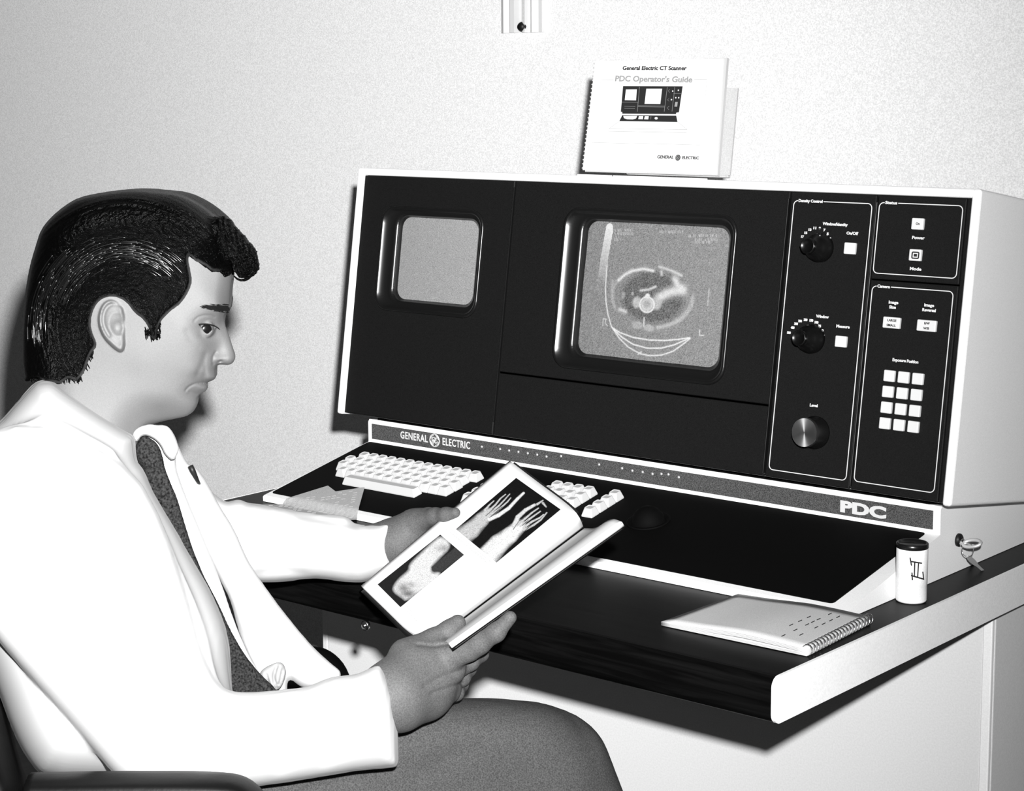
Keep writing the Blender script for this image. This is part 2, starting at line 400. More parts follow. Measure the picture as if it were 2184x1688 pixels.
blob(930, 860, 370, 290, .22, 0, .03)                               # body section
blob(930, 860, 330, 250, .15, 0, .05)
body = [(930+345*math.cos(t), 855+268*math.sin(t)) for t in np.linspace(0, 2*math.pi, 40)]
line(body[1:10], 22, .48); line(body[17:27], 18, .4); line(body[0:6], 20, .45)
line([(640, 715), (700, 665), (760, 635), (850, 618), (940, 635)], 16, .72)
line([(990, 600), (1060, 620), (1130, 650), (1180, 675)], 14, .6)
line([(1010, 640), (1010, 670)], 16, .6)
line([(985, 870), (1050, 830), (1110, 810), (1185, 805)], 50, .7); line([(1125, 710), (1150, 760), (1190, 790)], 36, .68)
line([(830, 805), (900, 795), (960, 770)], 14, .6)
blob(800, 905, 50, 60, .5); blob(965, 915, 55, 65, .5); blob(885, 925, 70, 75, .62); blob(885, 920, 40, 40, .4, 0, .4)
line([(885+62*math.cos(t), 925+66*math.sin(t)) for t in np.linspace(0, 6.28, 20)], 9, .8)
blob(890, 850, 26, 26, .75); line([(860, 1040), (855, 1110)], 9, .65); blob(800, 1100, 60, 40, .42); blob(900, 1125, 60, 35, .45)
line([(650, 965), (700, 985)], 20, .6); blob(680, 845, 22, 40, .34); blob(760, 830, 14, 18, .45)
line([(590, 720), (585, 800), (590, 900)], 18, .42)
line([(540, 560), (525, 780), (530, 900), (545, 1000), (575, 1110), (640, 1210), (720, 1290), (820, 1345), (900, 1362), (1000, 1358), (1100, 1325), (1180, 1270), (1250, 1215)], 7, .8)
line([(580, 1120), (650, 1165), (760, 1205), (900, 1228), (1040, 1232), (1150, 1222), (1245, 1208)], 7, .85)
line([(590, 1130), (660, 1200), (760, 1265), (880, 1298), (1000, 1298), (1110, 1270), (1245, 1212)], 7, .85)
line([(800, 1350), (830, 1330)], 8, .7)
line([(500, 1105), (505, 1045), (530, 1050), (520, 1080), (540, 1105)], 5, .7); line([(1330, 1140), (1330, 1188), (1365, 1188)], 6, .7)
line([(1412, 790), (1400, 930)], 5, .6); line([(375, 310), (385, 320)], 1, .3)
# grey scale bar at the left and the blurred lines of lettering at the top
for k in range(12):
    y0 = 265+k*45; a = [(552-k*7, y0), (552-k*7, y0+38)]
    d = segd(U, Vv, uvp(a)); m_ = np.clip((50*k_-d)/(3*k_), 0, 1); tone = tone*(1-m_)+(.78-.045*k)*m_
rr = np.random.default_rng(7)
for x0, x1, y in ((600, 750, 285), (600, 760, 315), (600, 660, 345), (600, 655, 368), (990, 1210, 300), (1225, 1290, 335), (1320, 1470, 330), (1290, 1480, 365), (1290, 1420, 390)):
    x = x0
    while x < x1:
        if rr.random() < .75:
            line([(x, y-9), (x+rr.integers(0, 8), y+9)], 4, .55)
        x += 12
tone = .62*tone; tone = np.clip(tone+rr.normal(0, .045, tone.shape), .03, .9)
me = grid_mesh(P, F); set_tone(me, tone)
o = mobj('screen', me, M['scan'], con); o['label'] = 'large screen showing a round body section scan'

# printed frames on the right-hand panels
def frame_line(u0, u1, v0, v1, parent):
    bm = bmesh.new(); outline(bm, FA, rrect(u0, u1, v0, v1, .006, 5), .0011, 0); return mobj('printed_border', bm_mesh(bm), M['print_white'], parent)
def caption(s, u, v, parent, w_=None, size=.0052, cover=False):
    if cover:
        box('caption_gap', FA, u-w_/2-.001, u+w_/2+.001, v-.0025, v+.0025, 0, .0006, M['panel_black'], parent)
    return text('caption', s, FA, u, v, .0007 if cover else .0003, size, M['print_white'], parent, width=w_, bold=.00022)
frame_line(-.2646, -.1492, .0110, .3655, p4); frame_line(-.1388, -.0236, .2779, .3675, p5); frame_line(-.1377, -.0255, .0120, .2616, p6)
caption('Density Control', -.2393, .3655, p4, .036, cover=True); caption('Status', -.1220, .3675, p5, .017, cover=True); caption('Camera', -.1215, .2616, p6, .018, cover=True)
caption('Window/Identity', -.1999, .3370, p4, .037); caption('On/Off', -.1738, .3264, p4, .017)
caption('Window', -.2057, .2170, p4, .019); caption('Measure', -.1744, .2065, p4, .0195); caption('Level', -.2061, .1014, p4, .0118)
caption('Power', -.0801, .3253, p5, .0175); caption('Mode', -.0797, .2863, p5, .016)
caption('Image', -.1058, .2424, p6, .0135); caption('Size', -.1064, .2364, p6, .0095)
caption('Image', -.0563, .2424, p6, .0135); caption('Reversal', -.0558, .2363, p6, .0185)
caption('Exposure Position', -.0815, .1707, p6, .036)
def button(u0, u1, v0, v1, lab=None, h=.0045):
    o = box('push_button', FA, u0+.0030, u1+.0006, v0, v1, -.001, h, M['button'], con, .0013, 2)
    if lab: o['label'] = lab
    return o
def printed(s, u, v, parent, w_, size=.0045, n=.0046):
    return text('button_lettering', s, FA, u+.0028, v, n, size, M['black_ink'], parent, width=w_, bold=.0001)
DBU = -.0012; DBV = -.0006
button(-.1848, -.1660, .2996, .3145); button(-.1850, -.1664, .1800, .1945)
b1 = button(-.0925, -.0738, .3353, .3498, 'square button lettered On'); printed('On', -.0832, .3425, b1, .005)
b2 = button(-.0918, -.0728, .2962, .3108, 'square button with a dark picture')
bm = bmesh.new(); outline(bm, FA, rrect(-.0840, -.0750, .2995, .3070, .001, 2), .0016, .0046); add_box(bm, FA, -.0817, -.0773, .3015, .3050, .0046, .005); mobj('button_symbol', bm_mesh(bm), M['black_ink'], b2)
b3 = button(-.1193, -.0930, .2098, .2240, 'wide button lettered LARGE over SMALL'); printed('LARGE', -.1061, .2197, b3, .0125, .0042); printed('SMALL', -.1065, .2135, b3, .0130, .0042)
b4 = button(-.0718, -.0434, .2098, .2240, 'wide button lettered B/W over W/B'); printed('B/W', -.0576, .2197, b4, .0075, .0042); printed('W/B', -.0578, .2135, b4, .0080, .0042)
tb = None
for rI in range(4):
    for cI in range(3):
        u = -.1110+.0198*cI; v = .0828+.0200*(3-rI)
        if tb is None:
            tb = box('push_button', FA, u+.0030, u+.0180, v, v+.0145, -.001, .0045, M['button'], con, .0013, 2); base = (u, v)
        else:
            c = tb.copy(); COL.objects.link(c); d_ = FA.U*(u-base[0])+FA.V*(v-base[1]); c.location = Vector(d_)
# stepped selector knobs
def selector(u, v, marks, lab):
    kn = mobj('selector_knob', bm_mesh(lathe(FA, [(.0190, .0005), (.0190, .006), (.0172, .0075), (.0168, .0135), (.0128, .0155), (.0112, .0220), (.0095, .0235), (.0092, .0290)], u, v, 40)), M['knob_black'], con, True)
    kn['label'] = lab
    mobj('knob_cap', bm_mesh(lathe(FA, [(.0092, .028), (.0102, .0300), (.0102, .0345), (.0090, .0355), (.0086, .0345), (.001, .0345)], u, v, 32)), M['knob_black'], kn, True)
    for s in (-1, 1): box('knob_glint', FA, u+s*.0102-.0007, u+s*.0102+.0007, v-.0013, v+.0013, .031, .0345, M['chrome'], kn, .0003)
    for x, y, s in marks:
        a_, c_ = FA.px(1660+x/4.442, 400+y/4.442); text('dial_figure', s, FA, a_, c_, .0003, .0042, M['print_white'], p4, bold=.00028, width=.0030+.0013*(len(s)-1))
    return kn
k1 = selector(-.2178, .3055, list(zip((228, 260, 300, 348, 395, 438, 470, 493, 497), (468, 432, 402, 386, 388, 405, 442, 486, 537), ('17', '15', '13', '11', '9', '7', '5', '3', '1'))), 'black stepped knob, the upper of the two')
box('pointer', FA, -.2135, -.2123, .3165, .3215, .008, .0142, M['print_white'], k1, .0003)
selector(-.2178, .1870, list(zip((102, 138, 170, 208, 260, 313, 362, 393, 416, 428), (1378, 1330, 1294, 1268, 1256, 1262, 1280, 1315, 1357, 1410), ('500', '400', '300', '250', '200', '150', '100', '75', '50', '25'))), 'black stepped knob, the lower of the two')
kl = mobj('level_knob', bm_mesh(lathe(FA, [(.0215, 0), (.0215, .003), (.0192, .004), (.0186, .024)], -.2005, .0668, 48)), M['knob_black'], con, True); kl['label'] = 'large level knob with a spun metal cap'
# spun metal cap with radial brushing
m = M['spun'] = mat('spun_metal', .62, .32, .5, metal=1); nt = m.node_tree; b = nt.nodes['Principled BSDF']; b.inputs['Anisotropic'].default_value = .85
tg = nt.nodes.new('ShaderNodeTangent'); tg.direction_type = 'RADIAL'; tg.axis = 'Z'; nt.links.new(tg.outputs[0], b.inputs['Tangent'])
LF = Frame((0, 0, 0), (1, 0, 0), (0, 1, 0), (0, 0, 1))
me = bm_mesh(lathe(LF, [(.0190, 0), (.0190, .0040), (.0183, .0048), (.0008, .0044)], 0, 0, 64))
mobj('knob_cap', me, m, kl, False, Mx=FA.M(-.2005, .0668, .023))['label'] = 'round spun aluminium cap'

# base: sloping-top cabinet behind the keyboard, strip, deck
bm = bmesh.new(); st = math.tan(T)
pr_ = [V(0, 0, 0), V(0, 0, HS-.004), V(0, .003, HS), V(0, .44, HS-.44*st), V(0, .44, 0)]
prism(bm, [p+V(-1, 0, 0) for p in pr_], V(1, 0, 0))
bb = mobj('base_cabinet', bm_mesh(bm), M['white_shell'], con); bb['label'] = 'white base below the display head'
SF = Frame((0, 0, 0), (1, 0, 0), (0, 0, 1), (0, -1, 0))
box('recess_plate', WORLD, -.985, -.02, .006, .42, .085, .115, M['deck_black'], con)
strip = box('name_strip', SF, -.9915, -.0102, .0625, .0868, -.001, .0012, M['strip_grey'], con, .0004); strip['label'] = 'grey strip with the maker name'
text('lettering', 'GENERAL', SF, -.8995, .0760, .0014, .0158, M['print_white'], strip, width=.058, bold=.0003, spacing=1.12)
text('lettering', 'ELECTRIC', SF, -.8115, .0760, .0014, .0158, M['print_white'], strip, width=.056, bold=.0003, spacing=1.12)
monogram('round_monogram', SF, -.8560, .0762, .0016, .0098, M['print_white'], strip)
text('lettering', 'PDC', SF, -.1092, .0735, .0014, .0200, M['print_white'], strip, width=.067, bold=.0011)
ipx = [(1029, 953), (1068, 958), (1087, 961), (1107, 964), (1127, 967), (1147, 970), (1167, 974), (1198, 973), (1279, 991), (1328, 999), (1350, 1004), (1372, 1007), (1393, 1011), (1412, 1011), (1427, 1012), (1449, 1018)]
ime = None
for i, q in enumerate(ipx):
    a, b_ = SF.px(*q)
    if ime is None:
        ime = bm_mesh(lathe(LF, [(.0021, 0), (.0021, .0008), (.0014, .0016), (.0003, .0019)], 0, 0, 12)); ime.materials.append(M['brushed'])
    mobj('glint_dome', ime, None, con, True, Mx=SF.M(a, b_, .0012))  # shiny domes added as flecks of reflected light along the strip
# keyboard deck
sl = math.hypot(D, HD-HL); DV = V(0, D, HD-HL)/sl
DF = Frame((0, 0, HD), (1, 0, 0), DV, np.cross((1, 0, 0), DV))
bm = bmesh.new()
pr_ = [V(0, -D, 0), V(0, -D-.0005, HL-.002), V(0, -D+.002, HL), V(0, 0, HD), V(0, 0, 0)]
prism(bm, [p+V(-1, 0, 0) for p in pr_], V(1, 0, 0)); mobj('keyboard_deck', bm_mesh(bm), M['white_shell'], con)['label'] = 'white sloping wedge of the keyboard'
bm = bmesh.new(); lp = [(-.9945, -sl+.012), (-.0260, -sl+.012), (-.0185, -.0015), (-.9975, -.0015)]
def roundpoly(lp, r, k=4):
    o = []; n = len(lp)
    for i in range(n):
        p, a, b_ = np.array(lp[i]), np.array(lp[i-1]), np.array(lp[(i+1) % n])
        A = p+(a-p)/np.linalg.norm(a-p)*r; B = p+(b_-p)/np.linalg.norm(b_-p)*r
        for t in np.linspace(0, 1, k+1): o.append(tuple((1-t)**2*A+2*t*(1-t)*p+t*t*B))
    return o
lp = roundpoly(lp, .006); loft(bm, DF, [(lp, -.0004), (lp, .0008)], True); mobj('deck_panel', bm_mesh(bm), M['deck_black'], con)['label'] = 'matt black sloping keyboard panel'
a, b_ = DF.px(1383, 1114)
mobj('trackball', bm_mesh(lathe(DF, [(.030, .0008), (.030, .0030), (.027, .0034), (.0268, .0010), (.0225, .0010), (.021, .009), (.016, .016), (.009, .0205), (.001, .022)], a, b_, 36)), M['deck_black'], con, True)['label'] = 'black trackball'
# key caps: one tapered cap with a dished top, copied
def keycap(wd_, dp=.0185, h=.0115):
    bm = bmesh.new(); g_ = .0004
    lo = rrect(g_, wd_-g_, g_, dp-g_, .001, 2); ti = .0035
    hi = rrect(ti, wd_-ti, .0048, dp-.0020, .002, 2); ii = rrect(ti+.0012, wd_-ti-.0012, .0060, dp-.0032, .0022, 2)
    loft(bm, LF, [(lo, 0), (lo, .0015), (hi, h), (ii, h-.0008)], True)
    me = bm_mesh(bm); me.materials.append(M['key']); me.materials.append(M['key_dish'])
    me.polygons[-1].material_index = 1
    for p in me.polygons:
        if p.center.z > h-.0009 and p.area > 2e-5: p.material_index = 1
    return me
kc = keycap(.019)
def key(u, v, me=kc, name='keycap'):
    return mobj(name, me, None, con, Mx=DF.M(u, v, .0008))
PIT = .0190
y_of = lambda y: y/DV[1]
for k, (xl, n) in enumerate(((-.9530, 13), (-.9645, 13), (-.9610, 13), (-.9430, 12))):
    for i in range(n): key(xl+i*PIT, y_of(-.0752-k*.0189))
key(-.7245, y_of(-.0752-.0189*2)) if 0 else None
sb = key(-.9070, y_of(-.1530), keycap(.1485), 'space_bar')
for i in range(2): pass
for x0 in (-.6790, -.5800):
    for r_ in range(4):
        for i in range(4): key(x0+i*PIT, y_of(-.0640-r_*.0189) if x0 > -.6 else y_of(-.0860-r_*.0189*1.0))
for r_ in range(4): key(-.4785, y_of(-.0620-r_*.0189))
# lock in the side of the base
SD = Frame((0, 0, 0), (0, 1, 0), (0, 0, 1), (1, 0, 0))
a, b_ = SD.px(2043, 1152)
lk = mobj('key_lock', bm_mesh(lathe(SD, [(.0085, 0), (.0085, .003), (.007, .004), (.007, .0045), (.0015, .0045)], a, b_, 24)), M['lead'], con, True); lk['label'] = 'round key lock in the white side'
mobj('lock_barrel', bm_mesh(lathe(SD, [(.0050, .004), (.0050, .0075), (.0035, .008), (.001, .008)], a, b_-.0025, 20)), M['chrome'], lk, True)
def ring_pts(c, a1, a2, r, n=22): return [np.array(c)+r*(math.cos(t)*np.array(a1)+math.sin(t)*np.array(a2)) for t in np.linspace(0, 2*math.pi, n, endpoint=False)]
def side_pt(x, y, n): return on_plane(x, y, SD.p(0, 0, n), SD.N)
kr = empty('key_ring', side_pt(2045, 1152, .008), 'small key in the side lock with a ring and second key hanging from it', 'keys')
A = side_pt(2048, 1160, .010); B = side_pt(2084, 1160, .034)
bm = bmesh.new(); tube_bm(bm, [A, A+(B-A)*.4], .0018, 6); 
ax = (B-A)/np.linalg.norm(B-A); up = V(0, .55, .35); up -= ax*(up@ax); up /= np.linalg.norm(up)
c0 = A+(B-A)*.70; bow = [c0+.0125*math.cos(t)*ax+.0065*math.sin(t)*up for t in np.linspace(0, 2*math.pi, 20, endpoint=False)]
tube_bm(bm, bow, .0024, 6, closed=True); mobj('key', bm_mesh(bm), M['brushed'], kr, True)
C2 = side_pt(2064, 1174, .022); bm = bmesh.new(); tube_bm(bm, ring_pts(C2, ax, (0, 0, 1), .0085), .0006, 5, closed=True); mobj('ring', bm_mesh(bm), M['chrome'], kr, True)
P0 = side_pt(2063, 1187, .022); P1 = side_pt(2111, 1231, .022); dd = (P1-P0); bm = bmesh.new()
side_ = np.cross(dd/np.linalg.norm(dd), V(.6, -.7, .1)); side_ /= np.linalg.norm(side_)
ws = [.0012, .0030, .0034, .0028, .0018, .0016, .0016, .0010]; ts = [0, .1, .22, .34, .42, .6, .9, 1]
vs = []
for t, w_ in zip(ts, ws):
    for s in (-1, 1):
        for e in (-1, 1): vs.append(P0+dd*t+side_*w_*s+np.cross(side_, dd/np.linalg.norm(dd))*.0006*e)
fs = []
for i in range(len(ts)-1):
    b0 = i*4; fs += [(b0, b0+2, b0+6, b0+4), (b0+1, b0+5, b0+7, b0+3), (b0, b0+4, b0+5, b0+1), (b0+2, b0+3, b0+7, b0+6)]
fs += [(0, 1, 3, 2), (len(vs)-4, len(vs)-2, len(vs)-1, len(vs)-3)]
mobj('key', mesh('k', vs, fs), M['brushed'], kr)

# ------------------------------------------------------------------ operator's guide standing on the console
GF = Frame((0, .05, .496), (1, 0, 0), (0, math.sin(.197), math.cos(.197)), (0, -math.cos(.197), math.sin(.197)))
gd = empty('guide_book', GF.p(-.49, 0, 0), 'white wire-bound guide booklet with a console drawing, standing on top of the console', 'booklet')
q = [GF.px(*p) for p in ((1243, 363), (1527, 373), (1543, 125), (1270, 131))]
bm = bmesh.new(); loft(bm, GF, [(q, -.0005), (q, .0005)], True); bm.faces.new([v for v in bm.verts][:4]); mobj('cover', bm_mesh(bm), M['cover_white'], gd)['label'] = 'white front cover'
q2 = [GF.px(*p) for p in ((1247, 366), (1530, 375), (1550, 123), (1274, 134))]
bm = bmesh.new(); loft(bm, GF, [(q2, -.006), (q2, -.0008)], True); bm.faces.new([v for v in bm.verts][:4]); mobj('pages', bm_mesh(bm), M['paper'], gd)
bl, tl = np.array(q[0]), np.array(q[3])
cme = None
for i in range(26):
    c = bl+(tl-bl)*(i+.5)/26
    mobj('binding_loop', bm_mesh((lambda b_: (tube_bm(b_, ring_pts(GF.p(c[0]+.001, c[1], -.002), GF.U, GF.N, .0036, 10), .0009, 4, closed=True), b_)[1])(bmesh.new())), M['cover_white'], gd)
def gx(x, y): return GF.px(1240+x/5.82, 110+y/5.82, .0006)
def gtext(s, x, y, size, m_, w_, **k):
    a, c = gx(x, y); b0, b1_ = np.array(gx(x-300, y-8)), np.array(gx(x+300, y+8)); rot = math.atan2(*(b1_-b0)[::-1])
    return text('cover_lettering', s, GF, a, c, .0005, size, m_, gd, width=w_, rot=rot+k.pop('dr', 0), **k)
S_ = .1148/960                                             # metres per sheet unit on the cover
def gwid(x0, x1, y): a, c = gx(x0, y), gx(x1, y); return math.hypot(a[0]-c[0], a[1]-c[1])
gtext('General Electric CT Scanner', 903, 208, .0078, M['black_ink'], gwid(505, 1298, 208), bold=.0002, dr=.02)
gtext("PDC Operator's Guide", 890, 345, .0112, M['pale_ink'], gwid(412, 1370, 345), bold=.0003, dr=.01)
gtext('GENERAL', 1043, 1312, .0058, M['black_ink'], gwid(945, 1145, 1310), bold=.00012); gtext('ELECTRIC', 1355, 1322, .0058, M['black_ink'], gwid(1252, 1455, 1320), bold=.00012)
a, c = gx(1198, 1318); bm = lathe(GF, [(.0042, .0005), (.0042, .0009)], a, c, 24); mobj('round_monogram', bm_mesh(bm), M['black_ink'], gd)
monogram('round_monogram', GF, a, c, .0012, .0030, M['pale_ink'], gd)
def gpoly(pts, n, m_, name='drawing'):
    bm = bmesh.new(); vv = [bm.verts.new(Vector(GF.p(*gx(*p), n))) for p in pts]; bm.faces.new(vv); me = bm_mesh(bm); return mobj(name, me, m_, gd)
def glines(segs, w_, n, m_, name='drawing_line'):
    bm = bmesh.new()
    for s in segs: tube_bm(bm, [GF.p(*gx(*p), n) for p in s], w_, 4)
    return mobj(name, bm_mesh(bm), m_, gd)
gpoly([(518, 430), (1258, 432), (1212, 755), (1178, 760), (1176, 778), (508, 772), (508, 752), (490, 748)], .0008, M['black_ink'])
gpoly([(508, 790), (1178, 796), (1194, 876), (472, 864)], .0008, M['black_ink'])
gpoly([(555, 472), (690, 470), (680, 607), (540, 604)], .0010, M['cover_white']); gpoly([(808, 462), (1004, 462), (982, 652), (786, 650)], .0010, M['cover_white'])
gpoly([(522, 800), (694, 800), (680, 832), (640, 844), (570, 842), (530, 828)], .0010, M['cover_white'])
gpoly([(716, 803), (770, 803), (764, 842), (708, 840)], .0010, M['cover_white']); gpoly([(790, 804), (838, 804), (832, 844), (780, 842)], .0010, M['cover_white'])
gpoly([(930+20*math.cos(t), 829+16*math.sin(t)) for t in np.linspace(0, 6.1, 14)], .0010, M['cover_white'])
gpoly([(1168, 626), (1198, 626), (1190, 686), (1156, 684)], .0010, M['pale_ink'])
for x, y in ((1206, 482), (1174, 574), (1210, 574), (1136, 492), (1120, 598)): gpoly([(x-7, y-8), (x+8, y-8), (x+6, y+8), (x-8, y+8)], .0010, M['cover_white'])
glines([[(723, 440), (696, 748)], [(500, 628), (705, 632)], [(704, 672), (1036, 678)], [(702, 684), (1034, 690)], [(1068, 442), (1030, 745)], [(1162, 442), (1126, 745)], [(1146, 520), (1238, 524)], [(535, 680), (670, 683)], [(535, 705), (665, 708)], [(866, 806), (862, 842)],
        [(1098, 470), (1078, 490), (1098, 508)], [(1090, 585), (1068, 600), (1090, 618)], [(1092, 680), (1062, 700), (1090, 724)]], .00022, .0010, M['pale_ink'])
glines([[(470, 868), (345, 955), (335, 990), (1305, 1005), (1312, 968), (1200, 876)], [(345, 958), (1310, 970)], [(245, 355), (400, 352)], [(1400, 345), (1560, 348)], [(1560, 360), (1470, 1160), (130, 1130), (245, 360)]], .00018, .0007, M['pale_ink'])
# grey stand plate behind the booklet and the pale tabs hooked over the front edge
q = [GF.px(*p, -.012) for p in ((1527, 376), (1557, 374), (1574, 188), (1538, 186))]; q[0] = (q[0][0]-.15, q[0][1]); q[3] = (q[3][0]-.15, q[3][1])
sd = empty('booklet_stand', GF.p(-.45, -.01, -.012), 'grey upright stand plate showing at the right of the booklet', 'stand')
bm = bmesh.new(); loft(bm, GF, [(q, -.0145), (q, -.0115)], True); bm.faces.new([v for v in bm.verts][:4]); mobj('back_plate', bm_mesh(bm), M['stand_grey'], sd)
bm = bmesh.new(); add_box(bm, GF, q[0][0], q[1][0], -.0030, .0005, -.014, -.0075, .001); mobj('shelf_lip', bm_mesh(bm), M['stand_grey'], sd)
for a0, a1 in ((1235, 1309), (1311, 1513)):
    u0 = FA.px(a0, 385)[0]; u1 = FA.px(a1, 395)[0]
    box('hook_tab', FA, u0, u1-.001, HH-.0080, HH+.0012, .0041, .0056, M['cover_white'], sd, .0004)

# ------------------------------------------------------------------ small things on the desk
cc = np.array([.0005, -.0880, 0.])
P_ = on_plane(1943, 1284, (0, 0, 0), (0, 0, 1)); cc = V(.0192, -.1085, 0)
cn = empty('canister', cc, 'small white film canister with black lid and a handwritten mark, by the console corner', 'canister')
CFm = Frame(cc, (1, 0, 0), (0, 1, 0), (0, 0, 1))
mobj('body', bm_mesh(lathe(CFm, [(.0175, 0), (.0186, .002), (.0186, .0215), (.0189, .0218), (.0189, .0645), (.0186, .066)], 0, 0, 40)), M['desk_side'], cn, True)
mobj('lid', bm_mesh(lathe(CFm, [(.0188, .0655), (.0193, .0662), (.0193, .0710), (.0183, .0720), (.0165, .0718), (.0160, .0700), (.001, .0700)], 0, 0, 40)), M['bezel'], cn, True)['label'] = 'black push-on lid'
bm = bmesh.new()
def cyl_pt(x, y):
    d = ray(x, y); o_ = CAM-cc; a_ = d[0]**2+d[1]**2; b0 = o_[0]*d[0]+o_[1]*d[1]; c_ = o_[0]**2+o_[1]**2-.0192**2; t = (-b0-math.sqrt(max(b0*b0-a_*c_, 0)))/a_
    return CAM+d*t
for s in ([(1941, 1190), (1944, 1207)], [(1942, 1198), (1966, 1202)], [(1951, 1199), (1950, 1230)], [(1959, 1201), (1957, 1232)], [(1943, 1228), (1970, 1236)], [(1945, 1222), (1946, 1238)], [(1968, 1220), (1970, 1237)]):
    tube_bm(bm, [cyl_pt(*p) for p in np.linspace(s[0], s[1], 4)], .0009, 4)
mobj('handwritten_mark', bm_mesh(bm), M['black_ink'], cn)
# notepad
nb = empty('notepad', (-.06, -.31, 0), 'grey wire-bound notepad lying open-edged on the desk before the keyboard', 'notepad')
PA, PB, PCn, PD = V(-.1531, -.3851, 0), V(.0389, -.3816, 0), V(.030, -.2260, 0), V(-.150, -.2290, 0)
def pad_leaf(z, lift, name, m_, th=.0007, shrink=0, zc=0):
    n1, n2 = 16, 8; top = []; bot = []
    for i in range(n1+1):
        for j in range(n2+1):
            s, t = i/n1, j/n2
            p = (PA*(1-s)+PB*s)*(1-t)+(PD*(1-s)+PCn*s)*t
            h = z*(.5+.5*s)+(.0022*math.sin(math.pi*s)**.7*(s > .25)*min(1, (s-.25)/.3) if z > .003 else 0)+zc*math.sin(math.pi*min(1, s*1.1))*(1-t*.5)
            top.append(p+V(0, 0, h+th)); bot.append(p+V(0, 0, h))
    vs = top+bot; N_ = len(top); fs = []
    for i in range(n1):
        for j in range(n2):
            a = i*(n2+1)+j; fs.append((a, a+n2+1, a+n2+2, a+1)); fs.append((N_+a, N_+a+1, N_+a+n2+2, N_+a+n2+1))
    for i in range(n1):
        a = i*(n2+1); fs.append((a, N_+a, N_+a+n2+1, a+n2+1)); a += n2; fs.append((a, a+n2+1, N_+a+n2+1, N_+a))
    for j in range(n2):
        a = j; fs.append((a, a+1, N_+a+1, N_+a)); a = n1*(n2+1)+j; fs.append((a, N_+a, N_+a+1, a+1))
    return mobj(name, mesh('l', vs, fs), m_, nb, True)
pad_leaf(.0004, .0, 'back_cover', M['paper'], .0008)
for i in range(5): pad_leaf(.0016+i*.0011, .001*i, 'page', M['paper'], .0009, zc=.0004*i)
pad_leaf(.0074, 0, 'front_cover', M['cover_grey'], .0009, zc=.0022)['label'] = 'grey printed front cover'
for i in range(20):
    c = PB*(1-(i+.5)/20)+PCn*(i+.5)/20+V(-.0012, 0, .0058)
    bm = bmesh.new(); tube_bm(bm, ring_pts(c, (1, 0, 0), (0, .25, .97), .0062, 12), .0009, 5, closed=True)
    mobj('wire_loop', bm_mesh(bm), M['chrome'], nb, True)
bm = bmesh.new()
for k, (x0, x1, n_) in enumerate(((-.008, .010, 7), (-.020, .0, 9), (-.036, -.018, 6))):
    for i in range(n_):
        if rng.random() < .85:
            s = .85-.07*k+.0; t0 = .12+.78*i/n_; A_ = (PA*(1-s)+PB*s)*(1-t0)+(PD*(1-s)+PCn*s)*t0; t1 = t0+.05; B_ = (PA*(1-s)+PB*s)*(1-t1)+(PD*(1-s)+PCn*s)*t1
            zz = .0083*(.5+.5*s)+.0022*math.sin(math.pi*s)**.7*min(1, (s-.25)/.3)+.0022*math.sin(math.pi*min(1, s*1.1))*(1-t0*.5)+.0006; tube_bm(bm, [A_+V(0, 0, zz), B_+V(0, 0, zz)], .0006, 4)
mobj('printed_lines', bm_mesh(bm), M['black_ink'], nb)
# loose papers draped over the keyboard lip
def drape(xy, lift):
    x, y = xy; z = HD+(y/D)*(HD-HL) if y > -D else max(HL+(y+D)*2.2, .0)
    return V(x, y, max(z, 0)+.0012+lift)
def sheet_paper(name, o0, a, b_, na, nb_, lift, label, cat):
    vs = []; 
    for i in range(na+1):
        for j in range(nb_+1):
            p = np.array(o0)+np.array(a)*i/na+np.array(b_)*j/nb_; q_ = drape(p, lift); vs.append(q_)
    vs2 = [v+V(0, 0, .0004) for v in vs]; N_ = len(vs); fs = []
    for i in range(na):
        for j in range(nb_):
            k = i*(nb_+1)+j; fs += [(k, k+1, k+nb_+2, k+nb_+1), (N_+k, N_+k+nb_+1, N_+k+nb_+2, N_+k+1)]
    e = empty(name, vs[0], label, cat, 'loose printed papers'); mobj('sheet', mesh('s', vs+vs2, fs), M['thin_paper'], e, True)
    bm = bmesh.new()
    for r_ in range(2, nb_-1, 2):
        for i in range(1, na-1):
            if rng.random() < .6:
                p = np.array(o0)+np.array(a)*(i+.1)/na+np.array(b_)*(r_+.5)/nb_; p2 = p+np.array(a)*.75/na
                tube_bm(bm, [drape(p, lift)+V(0, 0, .0012), drape(p2, lift)+V(0, 0, .0012)], .00035, 4)
    mobj('printed_lines', bm_mesh(bm), M['grey_ink'], e)
M['thin_paper'] = mat('thin_printed_paper', .40, .9, .1, speck=.15, speck_scale=900)  # speckled paper tone of the loose sheets
sheet_paper('paper_sheet', (-.9242, -.1655), (.115, -.050), (-.035, -.080), 20, 24, 0, 'printed paper sheet with its corner farthest up the keyboard panel, behind the other', 'paper')
sheet_paper('paper_sheet', (-.8583, -.1540), (-.118, -.1046), (.0656, -.0832), 20, 24, .0022, 'printed paper sheet on top, drooping over the keyboard lip', 'paper')

